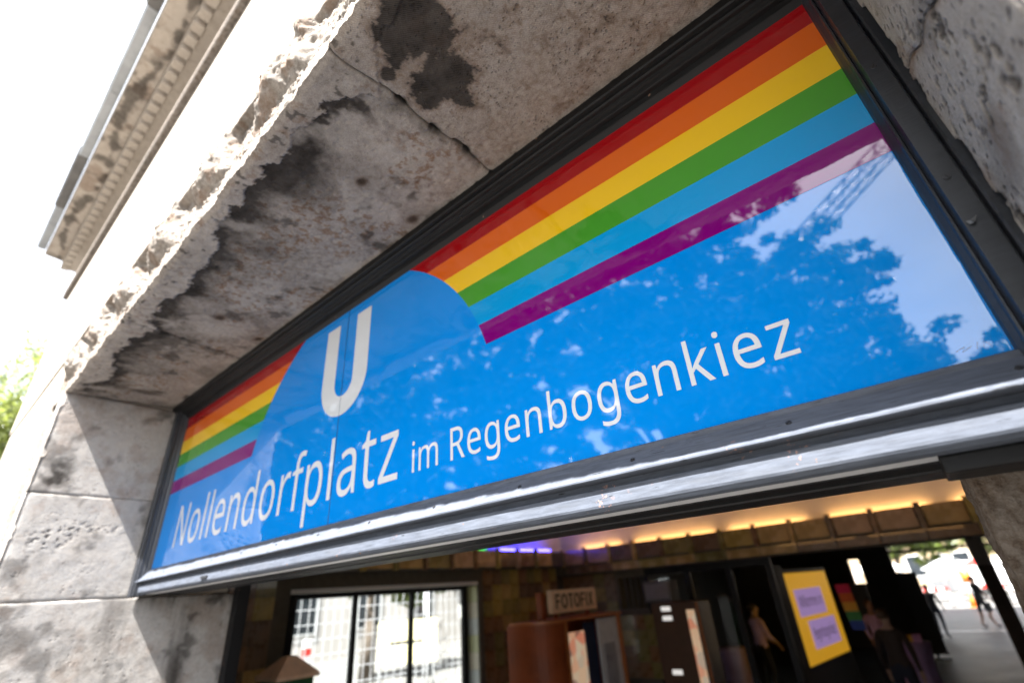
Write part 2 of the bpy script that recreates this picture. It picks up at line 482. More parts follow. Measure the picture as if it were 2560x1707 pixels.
GLYPHS = """F 349 65,0 65,480 333,480 333,426 126,426 126,257 320,257 320,203 126,203 126,0
I 228 27,0 27,35 83,48 83,431 27,445 27,480 200,480 200,445 144,431 144,48 200,35 200,0
N 510 65,0 65,480 135,480 391,83 394,83 392,115 390,162 389,209 389,480 445,480 445,0 375,0 118,398 116,398 119,340 121,268 121,0
O 525 263,-7 227,-5 194,1 165,11 139,24 116,41 96,61 79,84 65,111 55,140 47,171 42,205 41,241 42,277 47,310 55,341 65,370 79,396 96,419 116,439 139,456 165,470 195,479 227,485 263,487 298,485 329,479 358,470 384,456 407,440 427,420 444,397 458,370 469,341 477,310 482,277 484,240 482,204 477,171 469,139 458,110 444,84 427,61 407,41 384,24 358,11 329,1 297,-5|263,46 301,49 333,59 361,75 382,98 399,126 410,159 417,198 420,240 417,283 410,321 399,354 382,382 361,405 334,421 301,431 263,434 225,431 193,421 165,405 143,382 126,354 114,321 107,283 105,240 107,198 114,159 126,126 143,98 165,75 192,59 225,49
R 418 65,0 65,480 197,480 239,477 275,471 305,460 329,446 348,426 361,403 369,375 372,343 371,325 369,308 364,293 358,279 350,267 342,256 332,247 322,239 311,232 300,225 288,220 276,215 408,0 337,0 221,198 126,198 126,0|126,249 197,249 225,251 248,255 267,262 283,272 294,285 303,301 308,319 310,340 308,362 303,381 294,396 281,407 265,416 245,422 222,426 194,427 126,427
T 373 156,0 156,426 7,426 7,480 366,480 366,426 217,426 217,0
W 625 135,0 8,480 71,480 146,187 160,127 169,73 179,130 194,190 279,480 341,480 429,188 445,127 455,73 465,127 479,187 553,480 616,480 488,0 427,0 334,314 323,353 314,388 310,409 303,372 287,312 196,0
X 394 3,0 162,250 13,480 80,480 197,291 316,480 379,480 231,251 391,0 322,0 195,208 66,0
a 377 144,-7 121,-5 100,0 80,8 63,19 49,34 39,52 33,74 31,100 34,125 41,148 55,167 73,183 97,196 127,206 162,212 203,215 265,217 265,238 263,259 260,277 254,290 245,301 234,309 222,314 207,317 190,318 176,318 163,316 149,314 136,310 89,291 71,335 83,341 96,347 111,352 126,357 143,361 159,364 176,365 193,366 224,364 251,359 273,350 291,337 305,321 314,300 320,275 322,245 322,0 279,0 268,51 265,51 253,37 241,25 229,15 216,7 202,1 185,-3 166,-6|158,41 180,43 200,47 218,55 234,66 247,80 256,98 262,119 264,144 264,176 211,174 180,172 154,167 133,161 118,152 107,142 98,130 94,116 92,99 93,85 97,73 102,63 110,55 120,49 132,44 144,42
b 413 228,-7 207,-6 189,-3 173,2 158,9 146,17 134,26 125,35 116,46 111,46 99,0 57,0 57,510 116,510 116,386 115,344 113,312 116,312 125,323 134,333 146,342 158,351 173,357 189,362 207,365 228,366 260,363 288,354 313,340 335,319 353,293 366,261 374,223 376,180 374,137 366,99 353,67 335,40 313,20 288,5 259,-4|219,42 242,45 261,51 278,62 291,78 302,98 309,121 313,149 315,181 309,240 291,283 260,308 218,317 191,315 169,309 152,298 138,284 129,265 122,242 118,214 116,182 116,179 118,148 122,121 128,97 138,78 151,62 169,51 192,45
d 413 185,-7 153,-4 124,5 99,20 77,40 60,66 47,98 39,136 37,179 39,223 47,261 60,293 78,319 100,340 125,355 153,364 185,367 205,366 223,363 239,358 254,351 266,343 278,334 288,324 297,314 301,314 299,339 297,367 297,510 356,510 356,0 308,0 300,48 297,48 288,37 278,27 267,18 254,9 239,2 223,-3 205,-6|194,42 221,44 243,50 261,60 274,74 284,91 292,113 296,138 298,168 298,179 296,210 292,238 285,262 275,282 262,297 244,309 221,315 193,318 171,315 152,308 135,296 122,280 111,259 104,235 100,208 98,178 100,148 104,121 111,98 122,78 135,62 152,51 171,45
e 379 210,-7 185,-5 162,-2 140,5 120,14 101,26 85,40 71,57 59,76 49,98 42,122 38,149 37,177 38,206 42,232 48,257 57,279 68,299 81,316 96,331 112,344 131,354 151,361 173,365 196,367 218,365 239,362 258,355 276,347 291,335 305,322 317,307 327,290 335,271 340,250 343,228 345,204 345,169 98,169 101,140 107,115 116,93 129,76 146,62 165,52 188,46 213,44 230,44 245,45 260,47 274,50 328,69 328,17 315,11 301,6 287,2 274,-1 260,-4 245,-5 228,-6|99,216 283,216 281,237 277,257 271,274 262,290 250,302 234,311 216,317 195,318 175,317 158,312 142,303 129,291 118,276 109,259 103,238
f 231 73,0 73,314 10,314 10,342 73,362 73,383 75,415 81,443 91,465 104,483 121,497 141,506 164,512 190,514 229,510 260,502 244,455 220,462 191,465 177,464 165,460 155,454 147,446 140,434 136,420 133,403 132,383 132,360 223,360 223,314 132,314 132,0
g 413 195,-161 157,-160 123,-155 92,-148 65,-138 65,-84 93,-96 125,-105 160,-110 198,-112 220,-110 240,-105 256,-97 271,-85 283,-70 291,-53 296,-33 298,-11 298,3 298,27 300,48 297,48 276,24 251,7 221,-3 185,-7 152,-4 123,6 98,21 76,42 59,69 47,101 39,138 37,179 39,220 47,256 59,288 76,316 98,338 123,354 152,364 185,367 202,366 219,363 234,359 249,353 263,346 275,336 287,325 298,312 301,312 309,360 356,360 356,-6 353,-42 346,-74 334,-100 317,-122 294,-139 267,-151 233,-159|194,42 219,43 241,49 259,58 273,71 284,88 292,109 297,135 298,165 298,179 297,214 292,243 284,267 273,285 258,299 240,309 218,315 193,317 172,315 153,308 137,297 123,281 112,261 104,237 100,210 98,179 100,147 104,120 112,96 123,77 136,61 153,50 172,44
i 173 87,420 62,429 58,434 55,441 53,449 52,457 53,466 55,474 58,481 62,486 87,495 111,486 116,481 119,474 121,466 122,457 121,449 119,441 116,434 111,429|57,0 57,360 116,360 116,0
k 359 57,0 57,510 116,510 116,244 115,216 113,185 116,185 128,201 144,221 158,238 273,360 343,360 197,206 353,0 281,0 156,168 116,132 116,0
l 173 57,0 57,510 116,510 116,0
m 628 57,0 57,360 105,360 113,311 117,311 126,324 137,336 149,345 162,353 177,359 192,363 207,366 223,367 262,363 293,352 317,333 333,306 336,306 346,321 358,333 371,344 386,352 402,358 418,363 435,366 452,367 481,365 505,359 526,349 543,335 557,317 566,295 572,267 574,234 574,0 515,0 515,232 511,269 497,296 474,312 442,317 418,315 397,309 380,300 367,287 357,270 350,250 346,226 345,199 345,0 286,0 286,232 281,269 268,296 245,312 212,317 187,315 166,309 150,298 137,283 128,265 121,242 117,216 116,187 116,0
n 415 57,0 57,360 105,360 113,311 117,311 126,324 138,336 151,345 165,353 181,359 197,363 213,366 230,367 261,365 287,359 309,349 328,335 342,317 352,295 359,267 361,234 361,0 302,0 302,230 297,268 282,295 257,312 222,317 194,315 171,309 153,298 139,283 129,265 122,242 118,216 116,187 116,0
o 406 202,-7 179,-5 157,-1 136,6 117,15 100,27 84,42 70,59 58,79 49,101 42,125 38,152 37,181 40,223 48,260 62,292 82,318 106,339 135,355 168,364 204,367 228,365 250,361 271,354 290,345 308,333 324,318 337,301 349,282 358,260 365,236 369,209 370,181 367,139 359,101 345,69 325,42 300,21 271,6 239,-4|203,42 229,45 251,52 269,63 283,80 295,100 303,123 307,150 309,181 307,211 303,238 295,261 283,281 269,297 251,308 229,315 203,317 177,315 155,308 137,297 123,281 112,261 104,238 100,211 98,181 100,150 104,123 112,100 123,80 138,63 156,52 178,45
p 413 57,-161 57,360 105,360 113,311 116,311 125,322 135,333 146,342 158,351 173,358 189,363 208,366 228,367 260,364 288,355 314,341 335,320 353,294 366,262 374,224 376,181 374,137 366,100 353,68 335,41 313,20 288,5 260,-4 228,-7 208,-6 190,-3 173,2 159,9 146,17 135,26 125,36 116,46 112,46 115,17 116,-13 116,-161|219,42 235,43 249,47 262,53 273,60 283,70 291,82 299,95 305,110 309,126 312,143 314,162 315,181 313,211 309,237 302,260 291,280 278,296 261,308 241,315 218,317 192,315 171,309 153,300 140,286 130,269 123,247 118,222 116,192 116,181 118,149 122,122 128,98 138,78 151,63 169,51 192,45
r 277 57,0 57,360 105,360 112,294 115,294 124,308 135,322 147,334 160,345 174,355 190,361 207,365 225,367 247,366 267,363 260,308 241,312 221,313 207,312 194,309 182,304 169,298 158,290 147,280 138,268 131,256 124,241 120,226 117,210 116,192 116,0
t 242 167,-7 153,-6 140,-4 127,-1 115,3 104,9 94,16 85,26 77,37 70,50 65,66 63,84 62,105 62,314 11,314 11,343 62,366 86,443 121,443 121,360 225,360 225,314 121,314 121,106 122,91 125,77 130,66 137,57 145,51 155,46 165,43 177,42 205,44 228,49 228,4 201,-4
z 316 26,0 26,39 220,314 38,314 38,360 285,360 285,316 94,46 289,46 289,0"""
GL = {}
for ln in GLYPHS.split('\n'):
    ch, adv, rest = ln.split(' ', 2)
    GL[ch] = (int(adv) / 1000, [[tuple(int(q) / 1000 for q in p.split(',')) for p in lp.split(' ')] for lp in rest.split('|')])


def outline_mesh(name, loops, mat, thick=0.0):
    """filled flat shape from outline loops (holes allowed), in the local XZ plane facing -Y"""
    cu = bpy.data.curves.new(name, 'CURVE'); cu.dimensions = '2D'; cu.fill_mode = 'FRONT' if not thick else 'BOTH'
    cu.extrude = thick
    for lp in loops:
        sp = cu.splines.new('POLY'); sp.points.add(len(lp) - 1)
        for q, p in zip(sp.points, lp):
            q.co = (p[0], p[1], 0, 1)
        sp.use_cyclic_u = True
    ob = bpy.data.objects.new('tmp', cu)
    COL.objects.link(ob)
    me = bpy.data.meshes.new_from_object(ob.evaluated_get(bpy.context.evaluated_depsgraph_get()))
    bpy.data.objects.remove(ob)
    bpy.data.curves.remove(cu)
    me.transform(Matrix.Rotation(math.radians(90), 4, 'X'))
    if not thick:
        bm = bmesh.new(); bm.from_mesh(me)
        for f in bm.faces:
            f.normal_update()
            if f.normal.y > 0:
                f.normal_flip()
        bm.to_mesh(me); bm.free()
    me.name = name
    me.materials.clear(); me.materials.append(mat)
    return me


_gcache = {}


def letters(text, mat, parent, x0, x1, z, y, cap, track=0.0, rot=None, org=None, weight=0, name='letter'):
    """one child object per letter, ink from x0 to x1 on baseline z"""
    pen = 0; pos = []
    for ch in text:
        if ch == ' ':
            pen += 0.19; continue
        pos.append((ch, pen)); pen += GL[ch][0] + track
    xs = lambda ch: [p[0] for lp in GL[ch][1] for p in lp]
    lo = pos[0][1] + min(xs(pos[0][0])); hi = pos[-1][1] + max(xs(pos[-1][0]))
    sx = (x1 - x0) / (hi - lo); sz = cap / 0.480
    for ch, p in pos:
        key = (ch, round(sx, 5), round(sz, 5), mat.name)
        if key not in _gcache:
            _gcache[key] = outline_mesh('letter_' + ch, [[(q[0] * sx, q[1] * sz) for q in lp] for lp in GL[ch][1]], mat)
        lx = x0 + (p - lo) * sx
        if org is None:
            link(name, _gcache[key], parent, (lx, y, z))
        else:      # org: matrix giving local frame
            o = link(name, _gcache[key], parent); o.matrix_local = org @ Matrix.Translation((lx, y, z))

# ================================================================== materials
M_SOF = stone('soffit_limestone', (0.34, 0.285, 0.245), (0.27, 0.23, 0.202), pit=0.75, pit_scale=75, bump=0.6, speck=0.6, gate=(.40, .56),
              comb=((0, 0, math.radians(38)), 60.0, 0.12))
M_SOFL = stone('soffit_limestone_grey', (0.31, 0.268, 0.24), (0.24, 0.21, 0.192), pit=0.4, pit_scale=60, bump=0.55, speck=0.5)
M_JAMB = stone('jamb_limestone', (0.43, 0.42, 0.41), (0.335, 0.33, 0.326), pit=0.45, pit_scale=34, bump=0.4, speck=0.2, warm=0.3, grit=.82)
M_JAMBR = stone('jamb_limestone_combed', (0.40, 0.37, 0.335), (0.33, 0.31, 0.285), pit=1.0, pit_scale=48, bump=0.7, speck=0.4, gate=(.36, .50),
                warm=0.3, comb=((math.radians(40), 0, 0), 70.0, 0.5))
M_FACADE = stone('facade_limestone', (0.56, 0.52, 0.46), (0.50, 0.46, 0.41), pit=0.25, pit_scale=40, bump=0.35, speck=0.08, warm=0.2)
M_RELIEF = stone('carved_limestone', (0.27, 0.245, 0.22), (0.20, 0.18, 0.16), pit=0.4, pit_scale=60, bump=0.7, speck=0.15, warm=0.55)
M_CORN = stone('cornice_limestone', (0.62, 0.55, 0.47), (0.52, 0.46, 0.40), pit=0.2, pit_scale=30, bump=0.3, speck=0.1, warm=0.45)
M_MOULD = stone('dark_brown_limestone', (0.15, 0.125, 0.107), (0.11, 0.095, 0.083), pit=0.2, pit_scale=30, bump=0.3, speck=0.1, warm=0.4)  # one dark brown tone over the whole string moulding
M_ROUGH = stone('rough_dark_stone', (0.17, 0.13, 0.10), (0.10, 0.08, 0.065), pit=0.6, pit_scale=45, bump=1.0, speck=0.4, warm=0.5)
M_BLACK = black_paint('black_gloss_paint')
M_BLACK2 = black_paint('black_paint_dull', (0.0055, 0.0055, 0.006), 0.5, (0.014, 0.013, 0.012), 0.25)
M_SILL = black_paint('weathered_black_paint', (0.076, 0.086, 0.108), 0.68, (0.10, 0.107, 0.12), 0.22, True)
M_SCREW = plain('screw_steel', (0.07, 0.07, 0.075), 0.4, 0.7, bump=0.2)
M_GUTTER = plain('zinc_sheet', (0.33, 0.34, 0.35), 0.5, 0.5, 0.25, 4, bump=0.2)
M_LEAD = plain('dark_lead_sheet', (0.12, 0.115, 0.11), 0.6, 0.2, 0.3, 6, bump=0.2)
M_STRIP = plain('grey_cover_strip', (0.62, 0.62, 0.63), 0.45, 0, 0.05)
M_PLASTER = plain('ceiling_plaster', (0.72, 0.69, 0.65), 0.9, 0, 0.05, 3)
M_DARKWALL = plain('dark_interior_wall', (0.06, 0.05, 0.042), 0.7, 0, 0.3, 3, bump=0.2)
M_GROUT = plain('dark_grout', (0.10, 0.085, 0.06), 0.9, 0, 0.2, 12)
TILE = [plain('tile_glaze_' + n, c, 0.28, 0, 0.22, 5, coat=0.3) for n, c in
        (('olive', (0.36, 0.26, 0.07)), ('umber', (0.22, 0.115, 0.05)), ('ochre', (0.44, 0.28, 0.10)),
         ('moss', (0.21, 0.17, 0.055)), ('tan', (0.44, 0.27, 0.15)), ('brown', (0.15, 0.09, 0.048)))]
TILE_PALE = [plain('pale_tile_' + n, c, 0.3, 0, 0.12, 5) for n, c in
             (('cream', (0.55, 0.50, 0.38)), ('grey', (0.45, 0.47, 0.44)), ('lime', (0.45, 0.46, 0.25)))]

# ================================================================== ground
ground_m = NT('pavement_concrete')
c_ = ground_m.coord()
bk = ground_m.n('ShaderNodeTexBrick', Scale=1.0)
bk.inputs['Color1'].default_value = (0.15, 0.145, 0.135, 1); bk.inputs['Color2'].default_value = (0.12, 0.115, 0.108, 1)
bk.inputs['Mortar'].default_value = (0.06, 0.056, 0.052, 1); bk.inputs['Mortar Size'].default_value = 0.012
bk.inputs['Brick Width'].default_value = 0.6; bk.inputs['Row Height'].default_value = 0.6
ground_m.l(c_, bk.inputs['Vector'])
ground_m.set(Base_Color=ground_m.mix(ground_m.rng(ground_m.noise(c_, 0.7, 6, 0.65), 0.35, 0.7, 0, 0.3), bk.outputs['Color'], (0.09, 0.085, 0.08)), Roughness=0.85)
tag(MB().box(-900, 900, -900, 900, -0.5, -0.02).build('ground', ground_m.m), kind='structure')
floor_m = plain('hall_floor_stone', (0.04, 0.041, 0.044), 0.5, 0, 0.35, 1.2)
tag(MB().box(-2.98, 9.0, -0.4, 36.0, -0.016, 0.0).build('floor', floor_m), kind='structure')

# ================================================================== building
bld = empty('station_building', (0, 0, 0), 'weathered pale limestone station entrance building carrying the rainbow sign', 'building')
XL, XR = -3.1, 9.0
JL, JR = -0.11, 4.212
ZS0, ZS1 = 3.715, 3.752          # soffit height at the outer edge and at the sign frame


def y_edge(x):                   # outer lower edge of the lintel
    x = np.asarray(x, float)
    return -0.705 - 0.0095 * np.clip(x, -0.2, 4.6) - 0.034 * sstep(2.5, 4.1, x) + 0.007 * (fbm(x, 6.1, 20.0, 4, 0.65) - 0.5) * 2 + 0.006 * (fbm(x, 3.3, 7.0, 4, 0.55) - 0.5) * 2 + 0.003 * (fbm(x, 8.3, 55.0, 2) - 0.5) * 2


# --- soffit slabs
CR = np.array([(-0.3, -.70), (-.106, -.699), (.111, -.636), (.182, -.591), (.441, -.575), (.636, -.635), (.843, -.636), (1.066, -.586),
               (1.13, -.557), (1.231, -.606), (1.305, -.62), (1.534, -.626), (1.672, -.583), (1.75, -.616), (1.919, -.603), (2.097, -.64),
               (2.217, -.672), (2.326, -.66), (2.416, -.66), (2.536, -.645), (2.6, -.672), (2.704, -.65), (2.829, -.69), (2.876, -.66),
               (2.968, -.675), (3.05, -.60), (3.10, -.55), (3.14, -.58), (3.2, -.655), (3.24, -.68), (3.4, -.675), (3.6, -.70), (4.4, -.71)])


def soft_wear(X, Y):
    jag = 0.11 * (fbm(X, Y, 15, 6, 0.70) - 0.5) + 0.05 * (fbm(X + 5, Y, 7, 3) - 0.5)
    cb = np.interp(X, CR[:, 0], CR[:, 1]) + jag
    d = Y - cb                                   # >0 inside of the crust line
    crust = sstep(0.0025, -0.0025, d)
    right_ = sstep(3.10, 3.15, X + 0.02 * (fbm(X, Y, 20, 3) - .5))
    fade = 0.022 + 0.11 * fbm(X, Y * 0.5, 5.0, 3) ** 1.4 * 2
    n1 = fbm(X + 3, Y + 1, 13, 5, 0.62)
    soot = sstep(0, 0.004, d) * np.clip(np.exp(-np.clip(d, 0, 9) / fade) * 1.5 + (n1 - .50) * 1.7 * np.exp(-np.clip(d, 0, 9) / 0.17), 0, 1)
    # far slab of the lintel: black growth confined to a ragged patch, a second one by the joint
    def blob(x, y, rx, ry): return np.exp(-(((X - x) / rx) ** 2 + ((Y - y) / ry) ** 2))
    pj = fbm(X + 11, Y + 2, 15, 6, 0.68)
    pt = np.maximum.reduce([blob(3.34, -.60, .115, .115), blob(3.27, -.48, .095, .095), blob(3.40, -.67, .11, .07), blob(3.17, -.585, .024, .024), blob(3.2, -.44, .05, .05)])
    pv = pt * 0.95 + (pj - 0.5) * 1.4
    patch = sstep(0.38, 0.50, pv) * (0.50 + 0.75 * fbm(X + 6, Y + 8, 22, 4, .6)) + 0.30 * sstep(0.16, 0.42, pv)
    patch = np.clip(patch, 0, 1)
    soot = soot * (1 - right_) + patch * right_
    n2 = fbm(X + 30, Y + 4, 6, 5, 0.62)
    soot = np.maximum(soot, 0.75 * sstep(0.55, 0.68, n2) * (1 - right_) * (1 - crust))
    soot = np.maximum(soot, 0.8 * sstep(3.095, 3.125, X) * sstep(3.145, 3.128, X) * sstep(0.40, 0.6, fbm(X, Y, 16, 4, .6)) * (1 - crust))
    soot = np.maximum(soot, 0.42 * sstep(.46, .74, fbm(X + 71, Y * 1.4 + 3, 3.2, 5, .6)) * (1 - crust * .6) * (1 - .6 * right_))
    # spots scattered over the crust
    soot = np.maximum(soot, 0.75 * crust * sstep(.70, .76, fbm(X + 50, Y, 34, 3, .5)))
    # smooth pale areas
    pale = np.maximum(blob(2.98, -.40, .13, .12), blob(2.93, -.20, .16, .10)) * 1.3
    pale = np.maximum(pale, sstep(.52, .66, fbm(X + 2, Y + 15, 4.5, 4)) * .8) * (1 - right_) * (1 - crust)
    pale = np.clip(pale * sstep(.34, .50, fbm(X + 9, Y + 9, 9, 5, .62)), 0, 1)
    soot = soot * (1 - 0.8 * pale)
    bl2 = np.maximum(blob(3.085, -.645, .04, .035), 0.8 * blob(3.13, -.56, .035, .05)) * sstep(.35, .55, fbm(X, Y, 40, 4, .6))
    rough_crust = sstep(2.45, 2.15, X)
    g = crust * (0.18 + 0.50 * rough_crust * sstep(.3, .7, fbm(X, Y, 22, 4, .6)))
    g = np.maximum(np.maximum(g, pale * 0.6), bl2)
    sp = sstep(.56, .64, fbm(X + 4, Y + 21, 46, 3, 0.6))
    zone = sstep(.50, .64, fbm(X + 14, Y + 1, 5.5, 4))
    b = sp * zone * 0.8 * (1 - crust) * (1 - .7 * right_)
    b = np.maximum(b, 0.5 * sp * crust * sstep(.5, .65, fbm(X + 24, Y + 1, 9, 3)))
    for (rx, ry, rr) in ((2.759, -.397, .028), (1.447, -.374, .034), (1.32, -.12, .03), (2.72, -.13, .03)):
        k = np.exp(-(((X - rx) / rr) ** 2 + ((Y - ry) / (rr * 0.8)) ** 2) ** 1.5)
        b = np.maximum(b, k); soot = np.maximum(soot, k * 0.92)
        soot = np.maximum(soot, 0.4 * np.exp(-(((X - rx) / (rr * 3)) ** 2 + ((Y - ry) / (rr * 3)) ** 2)) * sstep(.3, .6, n1))
    b = np.maximum(b, 0.9 * np.maximum(blob(3.03, -.38, .06, .06), blob(2.99, -.26, .09, .05)) * sp)
    b = np.maximum(b, 0.45 * right_ * sstep(0.10, 0.34, pv) * sstep(0.62, 0.40, pv))
    b = np.maximum(b, 0.8 * blob(3.36, -.56, .07, .10) * sstep(.42, .6, fbm(X, Y, 24, 4, .6)))
    return crust, np.clip(soot, 0, 1), np.clip(g, 0, 1), np.clip(b, 0, 1)


def joint1(y): return 1.0 + (-.106 - y) * 0.285 * 0.95
def joint0(y): return -0.14 + 0 * y
def joint2(y): return 3.124 + 0.006 * np.sin(y * 20)
def joint3(y): return 4.34 + 0 * y


for k, (ja, jb, mt) in enumerate(((joint0, joint1, M_SOFL), (joint1, joint2, M_SOFL), (joint2, joint3, M_SOF))):
    nv = 150
    nu = int({0: 280, 1: 500, 2: 290}[k])
    t = np.linspace(0, 1, nv)[:, None]; u = np.linspace(0, 1, nu)[None, :]
    # rows run from the outer edge inward
    xg = np.zeros((nv, nu)); yg = np.zeros((nv, nu))
    xm = ja(-0.4) + (jb(-0.4) - ja(-0.4)) * u
    ye = y_edge(xm)
    yg = ye + (-0.055 - ye) * t
    gap = 0.0028
    xa = ja(yg) + gap * (k > 0); xb = jb(yg) - gap
    xg = xa + (xb - xa) * u + 0 * t
    ye = y_edge(xg); yg = ye + (-0.055 - ye) * t
    crust, soot, g_, b_ = soft_wear(xg, yg)
    zg = ZS0 + (ZS1 - ZS0) * t + 0 * u
    rc_ = sstep(2.45, 2.15, xg) * crust
    zg = zg - 0.0065 * crust * sstep(0, .03, t) - 0.011 * rc_ * (fbm(xg, yg, 30, 4, .6) - .35) - 0.004 * (fbm(xg, yg, 14, 4) - 0.5) + 0.003 * sstep(.6, .75, fbm(xg, yg, 45, 3)) * (1 - crust)
    zg = zg + 0.010 * np.exp(-t / 0.02) * fbm(xg, 1.0, 40, 3)          # worn arris
    edge = np.minimum(u * 1.0, 1 - u) * (jb(-0.4) - ja(-0.4))
    zg = zg + 0.007 * np.exp(-(edge / 0.006)) * (0.6 + fbm(xg, yg, 30, 3))
    chip = np.exp(-(edge / 0.014)) * sstep(0.5, 0.7, fbm(xg + 3, yg, 22, 3))
    zg = zg + 0.014 * chip
    wear = np.stack([np.clip(soot + chip * 0.6, 0, 1), g_, b_], -1)
    # turn-ups at the joints give each slab its thickness
    X = np.concatenate([xg[:, :1], xg, xg[:, -1:]], 1); Y = np.concatenate([yg[:, :1], yg, yg[:, -1:]], 1)
    Z = np.concatenate([zg[:, :1] + 0.06, zg, zg[:, -1:] + 0.06], 1)
    W = np.concatenate([wear[:, :1], wear, wear[:, -1:]], 1)
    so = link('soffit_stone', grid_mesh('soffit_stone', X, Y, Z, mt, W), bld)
    if k == 1:
        so['label'] = 'lintel underside stone with ragged soot crust and rust spots'

# --- carved relief band over the opening (fillet, sunk field, eroded leaf lumps)
nx, nzv = 880, 84
xs_ = np.linspace(-0.62, 4.75, nx)[None, :] + np.zeros((nzv, 1)); hs = np.linspace(0, 0.46, nzv)[:, None] + np.zeros((1, nx))
per = 0.62
ph = ((xs_ - 2.38) / per + 0.55 * (fbm(xs_, 5.5, 1.1, 2) - .5)) % 1.0
hh = (hs - 0.085) / 0.35
wob_ = 0.22 * (fbm(xs_, hs, 7, 4, .6) - .5)
lump = sstep(0.06, 0.24, ph + wob_) * sstep(0.84, 0.66, ph + wob_)
ero = fbm(xs_ * 0.8, hs * 1.2, 10, 4, 0.55)
ridg = 1 - np.abs(2 * fbm(xs_ + 7, hs * 0.8 + xs_ * 0.6, 9, 3, 0.5) - 1) * 2.2
ridf = 1 - np.abs(2 * fbm(xs_ * 0.6 + 40, hs * 1.1, 26, 3, 0.5) - 1) * 2.4
bulge = np.clip(sstep(0.10, 0.50, hh) * (0.62 + 0.28 * np.sin(np.clip(ph, 0, 1) * math.pi * 3.2) * np.cos(hh * 5) + 0.30 * (ero - .5) + 0.16 * ridg), 0, 1.2)
floor_ = np.clip(0.10 + 0.22 * sstep(0.75, 0.05, hh) * (0.5 + ridf) + 0.15 * (ero - .5), 0, 1) * sstep(-.05, .08, hh)
fine_ = fbm(xs_, hs * 1.3, 38, 4, .62)
disp = 0.088 * np.maximum(bulge * lump, floor_) + 0.022 * (fine_ - .5) * sstep(-.02, .12, hh)
fil = sstep(0.088, 0.074, hs)                                   # smooth fillet at the bottom
topw = sstep(0.425, 0.436, hs)                                  # wall face above
ye_ = y_edge(xs_)
base = ye_ + 0.050
yb = base - disp * (1 - fil)
yb = yb * (1 - fil) + (ye_ + 0.004 * fbm(xs_, hs, 40, 3) + 0.010 * sstep(.6, .75, fbm(xs_, hs, 16, 4))) * fil
yb = yb * (1 - topw) + np.minimum(-0.726, yb) * topw
yb = yb - 0.006 * (fbm(xs_, hs, 60, 3) - 0.5)
zb = ZS0 + 0.004 + hs
zb[0, :] = ZS0 + 0.010 * fbm(xs_[0], 1.0, 40, 3) + 0.001
wr = np.stack([0.25 * sstep(.6, .75, fbm(xs_, hs, 7, 4)), 0 * xs_, 0.45 * sstep(.55, .7, fbm(xs_ + 3, hs, 16, 4)) * (1 - fil)], -1)
link('relief_band', grid_mesh('relief_band', xs_, yb, zb, M_RELIEF, wr), bld)['label'] = 'eroded carved leaf band above the opening'

# --- carved border down the side of the opening
nzs, nxs = 420, 60
zz = np.linspace(0.02, ZS0 + 0.03, nzs)[:, None] + np.zeros((1, nxs)); hx = np.linspace(0, 0.46, nxs)[None, :] + np.zeros((nzs, 1))
ph = (zz / per + 0.2 * fbm(zz, 2.5, 1.2, 2)) % 1.0
lump = np.sin(np.clip((ph - 0.05) / 0.7, 0, 1) * math.pi) ** 0.45
hh = (hx - 0.07) / 0.35
prof = np.clip(np.sin(np.clip(hh, 0, 1) * math.pi), 0, 1) ** 0.5
disp = 0.07 * lump * prof * np.clip(0.3 + 0.6 * fbm(zz, hx, 14, 5, .6) + 0.3 * (1 - np.abs(2 * fbm(zz + 7, hx, 20, 4, .6) - 1) * 2), 0, 1.1)
fil = sstep(0.075, 0.06, hx); topw = sstep(0.425, 0.436, hx)
yv = -0.645 - disp * (1 - fil) * (1 - topw)
yv = yv * (1 - fil) + (-0.704 + 0.02 * (sstep(.62, .7, fbm(zz, hx, 9, 4)))) * fil
yv = yv * (1 - topw) - 0.708 * topw
link('relief_border', grid_mesh('relief_border', JL - hx, yv, zz, M_RELIEF, np.zeros((nzs, nxs, 3)), flip=True), bld)

# --- facade walls
fw = MB()
fw.box(XL, XR, -0.72, 0.55, 4.16, 6.46)
fw.build('upper_wall', M_FACADE, bld)
box('lintel_core', M_FACADE, bld, -0.7, 5.2, -0.60, 0.55, 3.80, 4.157)
box('pier', M_FACADE, bld, XL, JL - 0.44, -0.706, 0.55, -0.018, 4.157, 0.01)
box('pier', M_FACADE, bld, JL - 0.437, JL - 0.05, -0.63, 0.55, -0.018, 3.797)
MB().prism([(JR + 0.06, 0.55), (JR + 0.06, -0.49), (JR + 0.26, -0.735), (XR, -0.735), (XR, 0.55)], 'z', -0.018, 4.157).build('pier', M_FACADE, bld)

